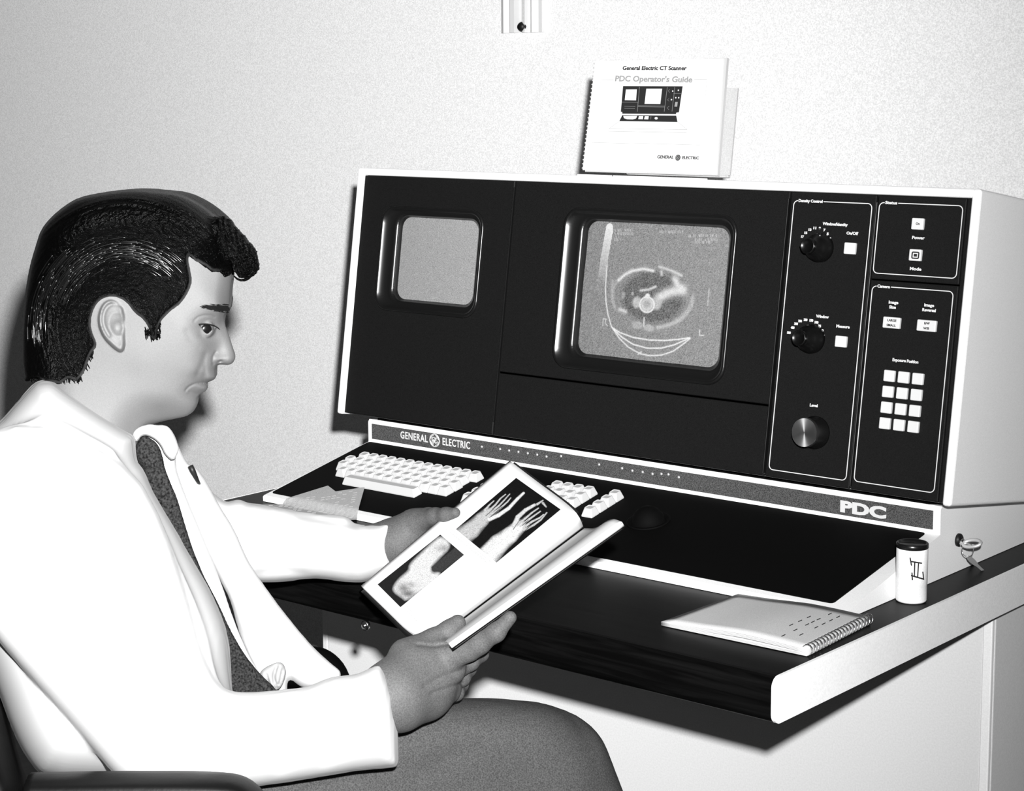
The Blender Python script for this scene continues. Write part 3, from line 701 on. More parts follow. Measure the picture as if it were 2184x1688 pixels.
# ------------------------------------------------------------------ sculpting kit: implicit solids turned into meshes
def chaikin(p, it=2, closed=True):
    p = np.array(p, float)
    for _ in range(it):
        n = np.roll(p, -1, 0)
        if closed: p = np.stack([.75*p+.25*n, .25*p+.75*n], 1).reshape(-1, 2)
        else:
            a, b_ = p[:-1], p[1:]; q = np.stack([.75*a+.25*b_, .25*a+.75*b_], 1).reshape(-1, 2); p = np.vstack([p[:1], q, p[-1:]])
    return p
def polysd(px_, py_, poly):
    "signed distance, positive inside"
    d = np.full(px_.shape, 1e18); ins = np.zeros(px_.shape, bool); n = len(poly)
    for i in range(n):
        ax, ay = poly[i]; bx, by = poly[(i+1) % n]; vx, vy = bx-ax, by-ay; L = vx*vx+vy*vy+1e-9
        t = np.clip(((px_-ax)*vx+(py_-ay)*vy)/L, 0, 1); d = np.minimum(d, (px_-ax-t*vx)**2+(py_-ay-t*vy)**2)
        if vy != 0:
            c = ((ay > py_) != (by > py_)) & (px_ < vx*(py_-ay)/vy+ax); ins ^= c
    return np.where(ins, 1, -1)*np.sqrt(d)
class Map:
    "a function of picture direction sampled on a raster, read back with bilinear filtering"
    def __init__(s, x0, x1, y0, y1, st):
        s.x0, s.y0, s.st = x0, y0, st; s.xs = np.arange(x0, x1+st, st); s.ys = np.arange(y0, y1+st, st); s.X, s.Y = np.meshgrid(s.xs, s.ys, indexing='ij'); s.Z = None
    def __call__(s, x, y, Z=None):
        Z = s.Z if Z is None else Z
        u = np.clip((x-s.x0)/s.st, 0, Z.shape[0]-1.001); v = np.clip((y-s.y0)/s.st, 0, Z.shape[1]-1.001)
        i = u.astype(int); j = v.astype(int); fu = u-i; fv = v-j
        return (Z[i, j]*(1-fu)+Z[i+1, j]*fu)*(1-fv)+(Z[i, j+1]*(1-fu)+Z[i+1, j+1]*fu)*fv
def project(X, Y, Z):
    "sitter-frame point to picture direction"
    P0 = X*E1[0]+Y*E2[0]; P1 = X*E1[1]+Y*E2[1]
    z = P0*CF[0]+P1*CF[1]+Z*CF[2]
    return CX+FPX*(P0*CR[0]+P1*CR[1]+Z*CR[2])/z, CY-FPX*(P0*CU[0]+P1*CU[1]+Z*CU[2])/z
def inflate(d, R): t = np.clip(d/R, -1, 1); return np.where(t > 0, np.sqrt(np.clip(1-(1-np.clip(t, 0, 1))**2, 0, 1)), t*1.5)
def nets(fn, lo, hi, h):
    "surface nets of fn<0 inside the box lo..hi (sitter frame)"
    ax = [np.arange(l, u+h, h, dtype=np.float32) for l, u in zip(lo, hi)]
    F = np.empty([len(a) for a in ax], np.float32); Yg, Zg = np.meshgrid(ax[1], ax[2], indexing='ij')
    for i0 in range(0, len(ax[0]), 24):
        xs = ax[0][i0:i0+24]; sh = (len(xs),)+Yg.shape
        F[i0:i0+24] = fn(np.broadcast_to(xs[:, None, None], sh).astype(float), np.broadcast_to(Yg, sh).astype(float), np.broadcast_to(Zg, sh).astype(float))
    F[[0, -1]] = np.maximum(F[[0, -1]], 1e-3); F[:, [0, -1]] = np.maximum(F[:, [0, -1]], 1e-3); F[:, :, [0, -1]] = np.maximum(F[:, :, [0, -1]], 1e-3)
    ins = F < 0; nx, ny, nz = F.shape
    c = np.zeros((nx-1, ny-1, nz-1), np.int8)
    for a in (0, 1):
        for b_ in (0, 1):
            for d_ in (0, 1): c += ins[a:nx-1+a, b_:ny-1+b_, d_:nz-1+d_]
    act = np.argwhere((c > 0) & (c < 8)); idx = np.full(c.shape, -1, np.int64); idx[tuple(act.T)] = np.arange(len(act))
    acc = np.zeros((len(act), 3)); cnt = np.zeros(len(act))
    cs = [(a, b_, d_) for a in (0, 1) for b_ in (0, 1) for d_ in (0, 1)]
    for p in cs:
        for k in range(3):
            if p[k] == 0:
                q = list(p); q[k] = 1
                f0 = F[act[:, 0]+p[0], act[:, 1]+p[1], act[:, 2]+p[2]]; f1 = F[act[:, 0]+q[0], act[:, 1]+q[1], act[:, 2]+q[2]]
                m_ = (f0 < 0) != (f1 < 0); t = f0/(f0-f1+1e-20*(f0 == f1)); pos = np.tile(np.array(p, float), (len(act), 1)); pos[:, k] = t
                acc[m_] += pos[m_]; cnt[m_] += 1
    vs = (act+acc/cnt[:, None])*h+np.array(lo)
    quads = []
    for k in range(3):
        o1, o2 = [(1, 2), (2, 0), (0, 1)][k]
        s0 = [slice(None)]*3; s1 = [slice(None)]*3; s0[k] = slice(0, -1); s1[k] = slice(1, None)
        a_, b_ = ins[tuple(s0)], ins[tuple(s1)]; e = np.argwhere(a_ != b_)
        e = e[(e[:, o1] > 0) & (e[:, o2] > 0)]; flip = a_[tuple(e.T)]
        def cell(d1, d2): q = e.copy(); q[:, o1] -= d1; q[:, o2] -= d2; return idx[np.minimum(q[:, 0], nx-2), np.minimum(q[:, 1], ny-2), np.minimum(q[:, 2], nz-2)]
        Q = np.c_[cell(1, 1), cell(0, 1), cell(0, 0), cell(1, 0)]; Q[~flip] = Q[~flip][:, ::-1]; quads.append(Q)
    Q = np.vstack(quads); Q = Q[(Q >= 0).all(1)]
    return vs, Q
def relax(vs, Q, it=2, lam=.5):
    for _ in range(it):
        acc = np.zeros_like(vs); c = np.zeros(len(vs))
        for a in range(4):
            np.add.at(acc, Q[:, a], vs[Q[:, (a+1) % 4]]+vs[Q[:, a-1]]); np.add.at(c, Q[:, a], 2)
        vs = vs+(acc/np.maximum(c, 1)[:, None]-vs)*lam
    return vs
def smin(a, b_, k): h = np.clip(.5+.5*(b_-a)/k, 0, 1); return b_*(1-h)+a*h-k*h*(1-h)
def smax(a, b_, k): return -smin(-a, -b_, k)
def capsule(X, Y, Z, a, b_, r0, r1):
    ba = b_-a; L = ba@ba; t = np.clip(((X-a[0])*ba[0]+(Y-a[1])*ba[1]+(Z-a[2])*ba[2])/L, 0, 1)
    return np.sqrt((X-a[0]-t*ba[0])**2+(Y-a[1]-t*ba[1])**2+(Z-a[2]-t*ba[2])**2)-(r0+(r1-r0)*t)
def chain(X, Y, Z, nodes, k=.006):
    "nodes: (px, py, lateral distance, radius)"
    P = [(loc(*n[:3]), n[3]) for n in nodes]; f = None
    for (a, r0), (b_, r1) in zip(P, P[1:]):
        c = capsule(X, Y, Z, a, b_, r0, r1); f = c if f is None else smin(f, c, k)
    return f
def chainP(X, Y, Z, P, k=.006):
    f = None
    for (a, r0), (b_, r1) in zip(P, P[1:]):
        c = capsule(X, Y, Z, np.array(a, float), np.array(b_, float), r0, r1); f = c if f is None else smin(f, c, k)
    return f
class Pillow:
    def __init__(s, poly, R, W, D, st=3, grooves=(), tilt=(0, 0), it=2):
        P = chaikin(poly, it); pad = 40; x0, y0 = P.min(0)-pad; x1, y1 = P.max(0)+pad
        s.m = Map(x0, x1, y0, y1, st); d = polysd(s.m.X, s.m.Y, P); s.W = W; s.D = D; s.tilt = tilt; s.c = P.mean(0)
        Z = W*inflate(d, R)
        for g_ in grooves:
            pts, wd_, dep = g_; q = segd(s.m.X, s.m.Y, list(map(tuple, chaikin(pts, 2, False)))); Z = Z-dep*np.exp(-(q/wd_)**2)*(d > 0)
        s.m.Z = Z
    def __call__(s, X, Y, Z):
        x, y = project(X, Y, Z); Wv = s.m(x, y); Dc = s.D+s.tilt[0]*(x-s.c[0])+s.tilt[1]*(y-s.c[1])
        return (np.abs(Y-Dc)-Wv)*.8
def build(name, parts, m, parent, rel=1, smooth=True):
    "parts: list of (fn, lo, hi, h) in the sitter frame, joined into one mesh"
    VS, QS, n = [], [], 0
    for fn, lo, hi, h in parts:
        vs, Q = nets(fn, lo, hi, h)
        if rel: vs = relax(vs, Q, rel)
        VS.append(wld(vs)); QS.append(Q+n); n += len(vs)
    me = grid_mesh(np.vstack(VS), np.vstack(QS))
    return mobj(name, me, m, parent)
def bbox_px(x0, x1, y0, y1, D0, D1, pad=.01):
    P = np.array([loc(x, y, D_) for x in (x0, x1) for y in (y0, y1) for D_ in (D0, D1)])
    return P.min(0)-pad, P.max(0)+pad

# ------------------------------------------------------------------ the sitter
YC = 2.05                                                   # distance of the middle of the head
per = empty('person', wld(loc(330, 1750, 2.02))[0], 'dark-haired man in a white lab coat and tie sitting at the desk reading a book', 'person')

face = [(495, 560), (496, 590), (493.5, 610), (491, 630), (490.5, 650), (490.5, 660), (483, 667), (478.6, 674), (478.3, 688), (482.7, 703), (487, 714), (490.7, 725), (494.3, 736), (497.5, 747), (500.9, 757), (501.3, 765), (498.5, 772), (493, 777), (486, 779), (476, 778), (466, 778), (461.5, 781), (459.5, 790), (460.4, 800), (459.8, 807), (454, 811.5), (446, 814.5), (438.5, 817.6),
        (438, 818.6), (441.5, 823), (442, 829), (439.5, 834), (431, 838.5), (423.5, 843.5), (421.3, 850), (421.8, 858), (419.5, 866), (415, 874), (409, 881), (398, 888), (380, 892), (344, 899), (312, 910), (296, 930), (292, 980), (296, 1040), (90, 1040), (70, 960), (78, 860), (82, 780), (78, 700), (70, 620), (84, 540), (120, 480), (180, 440), (260, 424), (350, 426), (430, 470), (478, 520)]
fp = np.array(face)
hm = Map(0, 600, 360, 1080, 1.0); hd_ = polysd(hm.X, hm.Y, chaikin(fp, 1))
# half-width of the head at control spots (metres), blended by distance
ctrl = [(110, 520, .066), (200, 480, .064), (300, 460, .060), (400, 500, .056), (180, 620, .073), (260, 600, .074), (120, 700, .060), (330, 640, .072), (400, 640, .063), (450, 600, .050), (480, 620, .036), (488, 580, .034), (470, 655, .044), (440, 650, .058), (487, 658, .026), (400, 700, .0655), (360, 700, .069), (300, 700, .070),
        (468, 688, .0205), (476, 690, .0105), (484, 715, .0095), (480, 740, .012), (492, 745, .0095), (496, 762, .0115), (484, 768, .0155), (468, 762, .0165), (466, 745, .0145), (455, 730, .0265), (430, 735, .049), (400, 745, .060), (360, 760, .065), (300, 770, .067), (440, 770, .036), (410, 785, .051), (350, 800, .059), (280, 800, .062), (452, 790, .0215), (430, 800, .0345), (445, 806, .0235), (400, 815, .044), (430, 828, .0235), (436, 824, .019), (415, 850, .0255), (405, 870, .0245), (380, 868, .034), (340, 860, .046), (300, 850, .055), (250, 850, .059), (340, 890, .030), (300, 900, .044), (220, 880, .060), (200, 960, .062), (260, 980, .054), (140, 860, .058), (100, 800, .052), (120, 960, .060)]
_c = np.array(ctrl); _p = _c[:, :2]/100; _v = _c[:, 2]; _n = len(_c)
def _k(r2): return .5*r2*np.log(r2+1e-9)
_A = np.zeros((_n+3, _n+3)); _A[:_n, :_n] = _k(((_p[:, None]-_p[None])**2).sum(2))+np.eye(_n)*.004; _A[:_n, _n] = 1; _A[:_n, _n+1:] = _p; _A[_n, :_n] = 1; _A[_n+1:, :_n] = _p.T
_s = np.linalg.solve(_A, np.r_[_v, 0, 0, 0])                # smooth thin-plate surface through the control spots
Wc = _s[_n]+_s[_n+1]*hm.X/100+_s[_n+2]*hm.Y/100
for (a, c), k in zip(_p, _s[:_n]): Wc = Wc+k*_k((hm.X/100-a)**2+(hm.Y/100-c)**2)
Wc = np.clip(Wc, .006, .078)
from functools import reduce
def blur(Z, n=3):
    for _ in range(n):
        Z = (Z+np.roll(Z, 1, 0)+np.roll(Z, -1, 0))/3; Z = (Z+np.roll(Z, 1, 1)+np.roll(Z, -1, 1))/3
    return Z
Wc = blur(Wc, 12)
Rm = np.clip(34+(hm.X < 420)*0+np.clip((430-hm.X)/3, 0, 50), 30, 85)
Rn = np.where((hm.X > 440) & (hm.Y > 660) & (hm.Y < 860), 16, Rm); Rn = blur(Rn.astype(float), 8)
W = Wc*inflate(hd_, Rn)
def bump(cx, cy, rx, ry, h, rot=0):
    c_, s_ = math.cos(rot), math.sin(rot); u = ((hm.X-cx)*c_+(hm.Y-cy)*s_)/rx; v = (-(hm.X-cx)*s_+(hm.Y-cy)*c_)/ry; return h*np.exp(-(u*u+v*v))
def groove(pts, wd_, h): return -h*np.exp(-(segd(hm.X, hm.Y, list(map(tuple, chaikin(pts, 2, False))))/wd_)**2)
msk = np.clip(hd_/5, 0, 1)
Wd = bump(468, 768, 12, 9, .0022)+bump(488, 764, 9, 8, .0010)                                     # nostril wing, tip
Wd += groove([(455, 776), (453, 764), (460, 752)], 3.0, .0035)                                     # crease behind the wing
Wd += bump(470, 771, 5.0, 2.3, -.006, -.25)                                                        # nostril
Wd += groove([(438, 757), (432, 775), (424, 792), (421, 800)], 6, .0022)                           # cheek fold
Wd += bump(410, 745, 30, 24, .0015)+bump(412, 790, 20, 16, .0010)
Wd += groove([(442, 817.5), (425, 817.5), (412, 820), (402, 826), (396, 833)], 2.4, .0028)           # mouth line
Wd += bump(446, 808, 14, 5, .0018)+bump(432, 828, 11, 6.5, .0022)+groove([(436, 842), (420, 842), (405, 838)], 6, .0022)
Wd += bump(408, 868, 20, 16, .002)
Wd += bump(466, 651, 26, 8, .0022)+bump(470, 668, 12, 8, -.0020)                                    # brow ridge and hollow under it
Wd += groove([(398, 708), (408, 730), (424, 740)], 7, .0012)+groove([(428, 716), (446, 722), (460, 718)], 5, .0009)
W = W+Wd*msk
# eye: ball, lids and opening
EX, EZ, ER, EW = 434.0, 701.0, 22.0, .0345
q = np.sqrt((hm.X-EX)**2+(hm.Y-EZ)**2); We = EW+np.sqrt(np.clip(ER**2-q**2, 0, None))*.00050
opening = chaikin([(425, 692.5), (430, 692), (437, 692), (447, 692.5), (457, 695), (463, 699.5), (456, 702), (450, 704.5), (447, 709), (441, 712), (436, 708), (430, 698)], 2)
od = polysd(hm.X, hm.Y, opening)
lidw = np.where(q < ER, We+.0018, We+.0018-.0035*(q-ER)); W = W-.0045*np.exp(-((hm.X-438)/24)**2-((hm.Y-700)/20)**2)
_h = np.clip(.5+.5*(lidw-W)/.004, 0, 1); W = W*(1-_h)+lidw*_h+.004*_h*(1-_h)
crease = segd(hm.X, hm.Y, [(414, 685), (422, 677), (434, 673), (448, 673), (457, 677)]); W -= .0016*np.exp(-(crease/2.2)**2)
op = np.clip(od/1.5+.5, 0, 1); W = W*(1-op)+(We-.0035)*op
hm.Z = W
def head_sd(X, Y, Z):
    Ym = YC-np.abs(Y-YC); x, y = project(X, Ym, Z); return (np.abs(Y-YC)-hm(x, y))*.7
EARL = [(268, 672), (262, 650), (247, 638), (231, 636), (217, 646), (209, 664), (207, 686), (212, 706), (222, 724), (234, 737), (247, 748), (257, 753), (265, 748), (267, 738)]
def ear_sd(X, Y, Z):
    Ym = YC-np.abs(Y-YC); x, y = project(X, Ym, Z)
    pc = chaikin(EARL, 2); mp_ = ear_sd.mp
    W_ = mp_(x, y); base = .0655
    return np.maximum(np.abs(np.abs(Y-YC)-base)-np.maximum(W_, -.003), -.02)*.7
em = Map(180, 300, 610, 780, 1.0); ed = polysd(em.X, em.Y, chaikin(EARL, 2))
hl_ = segd(em.X, em.Y, list(map(tuple, chaikin(EARL, 2, False))))
Z_ = np.where(ed > 0, .0135*np.sqrt(np.clip(ed/7, 0, 1)), ed*.001)
Z_ = Z_+.0020*np.exp(-((hl_-7)/5)**2)*(ed > 0)
Z_ -= (ed > 0)*.0045*np.exp(-(segd(em.X, em.Y, list(map(tuple, chaikin([(256, 652), (240, 647), (226, 656), (219, 675), (221, 696), (232, 716)], 2, False))))/4.5)**2)
Z_ += (ed > 0)*.0015*np.exp(-(segd(em.X, em.Y, list(map(tuple, chaikin([(258, 668), (240, 666), (232, 682), (234, 702), (246, 718), (258, 716)], 2, False))))/4)**2)
Z_ -= .0105*np.exp(-(((em.X-252)/13)**2+((em.Y-698)/15)**2))*(ed > 0)
Z_ += .0030*np.exp(-(((em.X-266)/5)**2+((em.Y-702)/8)**2))
Z_ += .0010*np.exp(-(((em.X-256)/9)**2+((em.Y-742)/9)**2))*(ed > 0)
em.Z = Z_; ear_sd.mp = em

def arms_core(X, Y, Z):
    f = chain(X, Y, Z, [(170, 960, 2.05, .050), (130, 1200, 2.05, .075), (250, 1470, 2.05, .055)], .03)
    f = smin(f, chain(X, Y, Z, [(160, 990, 2.05, .045), (150, 1040, 1.92, .035), (300, 1545, 1.88, .026), (560, 1560, 1.868, .028), (700, 1535, 1.875, .027)], .02), .02)
    return smin(f, chain(X, Y, Z, [(170, 1000, 2.05, .045), (330, 1080, 2.20, .030), (480, 1160, 2.265, .025), (700, 1170, 2.258, .022)], .02), .02)
def rhand(X, Y, Z):
    f = chain(X, Y, Z, [(640, 1545, 1.87, .033), (780, 1510, 1.885, .030), (845, 1478, 1.90, .031)], .01)
    f = smin(f, chain(X, Y, Z, [(838, 1470, 1.90, .030), (885, 1425, 1.925, .028), (935, 1400, 1.935, .020)], .01), .014)
    f = smin(f, chain(X, Y, Z, [(850, 1490, 1.90, .032), (905, 1462, 1.925, .030), (950, 1425, 1.935, .022)], .01), .014)
    f = smin(f, chain(X, Y, Z, [(855, 1505, 1.905, .026), (910, 1485, 1.93, .0235), (952, 1470, 1.945, .0165)], .01), .012)
    th = chain(X, Y, Z, [(868, 1400, 1.93, .0195), (925, 1367, 1.945, .0125), (958, 1345, 1.952, .0102), (976, 1329, 1.957, .0088)], .006)
    f = smin(f, th, .005)
    ix = chain(X, Y, Z, [(945, 1405, 1.93, .0180), (1000, 1386, 1.92, .0118), (1022, 1373, 1.915, .0112), (1058, 1350, 1.905, .0092), (1088, 1318, 1.90, .0070)], .006)
    f = smin(f, ix, .004)
    md = chain(X, Y, Z, [(955, 1432, 1.94, .0150), (1002, 1412, 1.955, .0098), (1026, 1396, 1.975, .0080), (1018, 1372, 2.0, .0070)], .004)
    rg = chain(X, Y, Z, [(950, 1460, 1.945, .0130), (984, 1446, 1.965, .0095), (1000, 1428, 1.985, .0078), (985, 1405, 2.01, .0065)], .004)
    pk = chain(X, Y, Z, [(940, 1485, 1.945, .0110), (972, 1478, 1.965, .0088), (985, 1462, 1.985, .0070), (975, 1440, 2.0, .006)], .004)
    for g_ in (md, rg, pk): f = smin(f, g_, .0035)
    # creases between thumb pad and palm, tendons
    x, y = project(X, Y, Z)
    f = f+.0022*np.exp(-(segd_fast(x, y, [(890, 1376), (925, 1379), (960, 1374)])/4)**2)
    f = f+.0018*np.exp(-(segd_fast(x, y, [(905, 1465), (940, 1445), (985, 1430)])/5)**2)+.0016*np.exp(-(segd_fast(x, y, [(920, 1480), (950, 1470), (985, 1458)])/4)**2)
    return f
def segd_fast(x, y, pts):
    d = np.full(x.shape, 1e9)
    for (ax, ay), (bx, by) in zip(pts, pts[1:]):
        vx, vy = bx-ax, by-ay; L = vx*vx+vy*vy; t = np.clip(((x-ax)*vx+(y-ay)*vy)/L, 0, 1); d = np.minimum(d, (x-ax-t*vx)**2+(y-ay-t*vy)**2)
    return np.sqrt(d)
def lhand(X, Y, Z):
    f = chain(X, Y, Z, [(690, 1168, 2.258, .022), (800, 1162, 2.252, .0235), (850, 1158, 2.25, .0285)], .01)
    f = smin(f, chain(X, Y, Z, [(850, 1150, 2.25, .0275), (885, 1122, 2.245, .0195), (915, 1103, 2.235, .0120)], .01), .012)
    f = smin(f, chain(X, Y, Z, [(855, 1170, 2.26, .026), (895, 1150, 2.27, .022), (930, 1130, 2.275, .014)], .01), .012)
    f = smin(f, chain(X, Y, Z, [(895, 1112, 2.235, .0135), (928, 1102, 2.215, .0098), (952, 1099, 2.2, .0085), (971, 1094, 2.19, .0062)], .006), .006)
    for k, (a, b_) in enumerate((((930, 1125), (985, 1120)), ((925, 1140), (975, 1150)), ((918, 1152), (962, 1172)), ((905, 1165), (942, 1190)))):
        f = smin(f, chain(X, Y, Z, [(*a, 2.275, .011), ((a[0]+b_[0])/2, (a[1]+b_[1])/2+2, 2.29, .0092), (*b_, 2.285, .0078)], .004), .004)
    return f
blo, bhi = bbox_px(60, 520, 420, 1040, 1.955, 2.145, .005)
body_fn = lambda X, Y, Z: smin(head_sd(X, Y, Z), ear_sd(X, Y, Z), .0015)
blo[1] = YC-.092; bhi[1] = YC+.092
rlo, rhi = bbox_px(640, 1110, 1295, 1600, 1.85, 2.03, .0)
llo, lhi = bbox_px(700, 1010, 1060, 1230, 2.17, 2.32, .0)
clo, chi = bbox_px(-60, 760, 880, 1750, 1.80, 2.34, .02)
bd = build('body', [(body_fn, blo, bhi, .00125), (arms_core, clo, chi, .008)], M['skin'], per, 1)
# hands: same mesh, a slot of its own for the darker skin tone
vs1, q1 = nets(rhand, rlo, rhi, .0014); vs2, q2_ = nets(lhand, llo, lhi, .0016)
vs1 = relax(vs1, q1, 1); vs2 = relax(vs2, q2_, 1)
me0 = bd.data; n0 = len(me0.vertices); co = np.empty(n0*3); me0.vertices.foreach_get('co', co); lv = np.empty(len(me0.loops), int); me0.loops.foreach_get('vertex_index', lv)
F0 = lv.reshape(-1, 4); allv = np.vstack([co.reshape(-1, 3), wld(vs1), wld(vs2)]); allf = np.vstack([F0, q1+n0, q2_+n0+len(vs1)])
me = grid_mesh(allv, allf); me.materials.append(M['skin']); me.materials.append(M['skin_hand'])
me.polygons.foreach_set('material_index', np.r_[np.zeros(len(F0), int), np.ones(len(q1)+len(q2_), int)]); bd.data = me

# eyes
def at_px_side(x, y, Wv): return wld(loc(x, y, YC-Wv))[0]
for sgn in (-1, 1):
    c = loc(EX, EZ, YC-EW); c = c.copy(); 
    if sgn > 0: c[1] = YC+EW
    cW = wld(c)[0]
    gz = E1*.86+E3*-.46+E2*(-.16*(-sgn)*-1); gz = gz/np.linalg.norm(gz)
    gz = (E1*.46-E3*.04+E2*(sgn*.88)); gz /= np.linalg.norm(gz)
    a1 = np.cross(gz, E3); a1 /= np.linalg.norm(a1); a2 = np.cross(a1, gz)
    EFm = Frame(cW, a1, a2, gz); r_ = .0112
    pr2 = [(r_*math.sin(t), r_*math.cos(t)) for t in np.linspace(3.1, .45, 14)]
    ey = mobj('eye', bm_mesh(lathe(EFm, pr2, 0, 0, 24)), M['eye_white'], per, True)
    mobj('iris', bm_mesh(lathe(EFm, [(.0062, r_*.845), (.0056, r_*.905), (.0035, r_*.975), (.001, r_*1.005)], 0, 0, 20)), M['iris'], ey, True)
# brow and lashes: fine dark hairs lying on the skin
def Wat(x, y): return float(hm(np.array([float(x)]), np.array([float(y)]))[0])
def hairs(name, segs, r0, off=.0006):
    bm = bmesh.new()
    for s in segs:
        for sg in (-1, 1):
            pts = []
            for (x, y) in s:
                P = loc(x, y, YC-Wat(x, y)-off); 
                if sg > 0: P = P.copy(); P[1] = 2*YC-P[1]
                pts.append(wld(P)[0])
            tube_bm(bm, pts, [r0, r0, r0*.4][:len(pts)] if len(pts) == 3 else [r0, r0*.4], 4)
    return mobj(name, bm_mesh(bm), M['brow'], per)
rs = np.random.default_rng(3); sg_ = []
for i in range(230):
    t = rs.random()**.75; x = 438+52*t; yc = 655.5+4.5*t; y = yc+rs.normal(0, 1.0+3.4*t); y = min(y, 667)
    L = 7+6*rs.random(); sg_.append([(x, y), (x-L*.5, y-1.2), (x-L, y-1.0+rs.normal(0, .8))])
hairs('eyebrow', sg_, .00042)['kind'] = 'stuff'
sg_ = []
up_l = chaikin([(424, 691.5), (431, 691), (438, 690.5), (448, 691.5), (458, 694.5), (466, 700)], 2, False)
for i in range(len(up_l)-1):
    for k in range(3):
        a = up_l[i]+(up_l[i+1]-up_l[i])*k/3; sg_.append([(a[0], a[1]), (a[0]+1.5, a[1]+2.0), (a[0]+3.5, a[1]+3.4)])
for s in sg_: pass
hairs('eyelashes', sg_, .00055, .0011)['kind'] = 'stuff'

# hair
HP = [(495, 590), (505, 596), (491, 497), (481, 476), (457, 452), (423, 428), (381, 409), (326, 404), (292, 401), (268, 402), (220, 408), (168, 418), (137, 436), (106, 462), (84, 490), (74, 524), (62, 565), (55, 603), (49, 641), (45, 689), (43, 741), (45, 790), (55, 818), (75, 810), (100, 817), (137, 818), (175, 806), (187, 778), (197, 752), (210, 737), (198, 710), (194, 689), (200, 662), (213, 641), (240, 632), (268, 644), (285, 668), (306, 683), (318, 705), (322, 726), (335, 727), (339, 703), (344, 686), (364, 665), (388, 648), (405, 620), (411, 600), (406, 572), (402, 552), (405, 544), (419, 558), (447, 575), (471, 586)]
HP[1] = (501, 585); HP.insert(2, (498, 540)); HP.insert(3, (497, 515))
rag = []
hp = chaikin(HP, 1)
rr = np.random.default_rng(11)
for i, (x, y) in enumerate(hp):                       # ragged ends at the nape and forehead
    if y > 770 or (x > 405 and 545 < y < 592 and x < 492): rag.append((x, y+rr.normal(0, 3.5)))
    else: rag.append((x, y))
km = Map(20, 560, 380, 850, 1.0); kd = polysd(km.X, km.Y, np.array(rag))
allout = chaikin([(495, 560), (491, 497), (481, 476), (457, 452), (423, 428), (381, 409), (326, 404), (292, 401), (268, 402), (220, 408), (168, 418), (137, 436), (106, 462), (84, 490), (74, 524), (62, 565), (55, 603), (49, 641), (45, 689), (43, 741), (45, 790), (53, 850), (60, 950), (300, 1000), (400, 888), (421, 850), (460, 800), (478, 700), (490, 650)], 2)
ad = polysd(km.X, km.Y, allout)
env = .088*inflate(ad, 100)
skinW = hm(km.X, km.Y)
fr_ = np.clip((km.X-330)/90, 0, 1)*np.clip((700-km.Y)/60, 0, 1)
lift = .0035+(.006+.004*np.exp(-((km.Y-560)/60)**2))*np.clip(kd/45, 0, 1)
tgt = np.maximum(env, skinW+lift*np.clip(ad/25, 0, 1))
tgt = blur(np.minimum(tgt, .0895), 6)
# strands: swept forward over the crown and back round the ear
rad = np.sqrt((km.X-268)**2*.9+(km.Y-700)**2*.75); ang = np.arctan2(km.Y-700, km.X-268)
def snoise(v, n, seed):
    r_ = np.random.default_rng(seed); f = np.zeros(v.shape)
    for k in range(n): f += np.sin(v*r_.uniform(.25, 2.2)+r_.uniform(0, 6.28)+1.4*np.sin(ang*r_.uniform(1, 4)+r_.uniform(0, 6)))*r_.uniform(.3, 1)
    return f/n**.5
st_ = snoise(rad*.55, 9, 5)
tgt = tgt+(.0009*st_+.0010*np.sin(rad*.09+ang*2))*np.clip(ad/30, 0, 1)
edge = np.clip(kd/7, 0, 1)
km.Z = np.where(kd > 0, skinW*.85*(1-np.sqrt(edge))+tgt*np.sqrt(edge), -.02*np.clip(-kd/4, 0, 1)-.001)
def hair_sd(X, Y, Z):
    Ym = YC-np.abs(Y-YC); x, y = project(X, Ym, Z); Wv = km(x, y)
    f = (np.abs(Y-YC)-Wv)*.6
    for dy, s_ in ((-.040, 0), (-.018, 1), (.006, 0), (.030, 1)):      # the quiff falling over the forehead
        a = [loc(468, 500, YC+dy), loc(497, 524+3*s_, YC+dy-.004), loc(521, 545+2*s_, YC+dy-.008), loc(529, 567, YC+dy-.008), loc(517, 582, YC+dy-.004)]
        f = smin(f, chainP(X, Y, Z, [(a[0], .020), (a[1], .0150), (a[2], .0125), (a[3], .0105), (a[4], .006)], .006)+.0014*np.sin(x*.42+y*.31)*np.sin(y*.5-x*.2+Y*300), .006)
    return f
m = M['hair'] = mat('black_hair', .0005, .34, .09); nt = m.node_tree; b = nt.nodes['Principled BSDF']
tc = nt.nodes.new('ShaderNodeTexCoord'); wv = nt.nodes.new('ShaderNodeTexWave'); wv.wave_type = 'RINGS'; wv.rings_direction = 'SPHERICAL'; wv.inputs['Scale'].default_value = 330; wv.inputs['Distortion'].default_value = 18; wv.inputs['Detail'].default_value = 4; wv.inputs['Detail Scale'].default_value = .6
mpn = nt.nodes.new('ShaderNodeMapping'); mpn.vector_type = 'POINT'; ec = W3(262, 700, 1.985); mpn.inputs['Location'].default_value = tuple(-ec)
bp = nt.nodes.new('ShaderNodeBump'); bp.inputs['Strength'].default_value = .6; bp.inputs['Distance'].default_value = .0012
nt.links.new(tc.outputs['Object'], mpn.inputs[0]); nt.links.new(mpn.outputs[0], wv.inputs['Vector']); nt.links.new(wv.outputs['Fac'], bp.inputs['Height']); nt.links.new(bp.outputs[0], b.inputs['Normal'])
hlo, hhi = bbox_px(30, 565, 395, 845, 1.955, 2.145, .004); hlo[1] = YC-.094; hhi[1] = YC+.094
hr = build('hair', [(hair_sd, hlo, hhi, .0015)], m, per, 1); hr['label'] = 'thick dark swept-back hair covering the top of the ear'
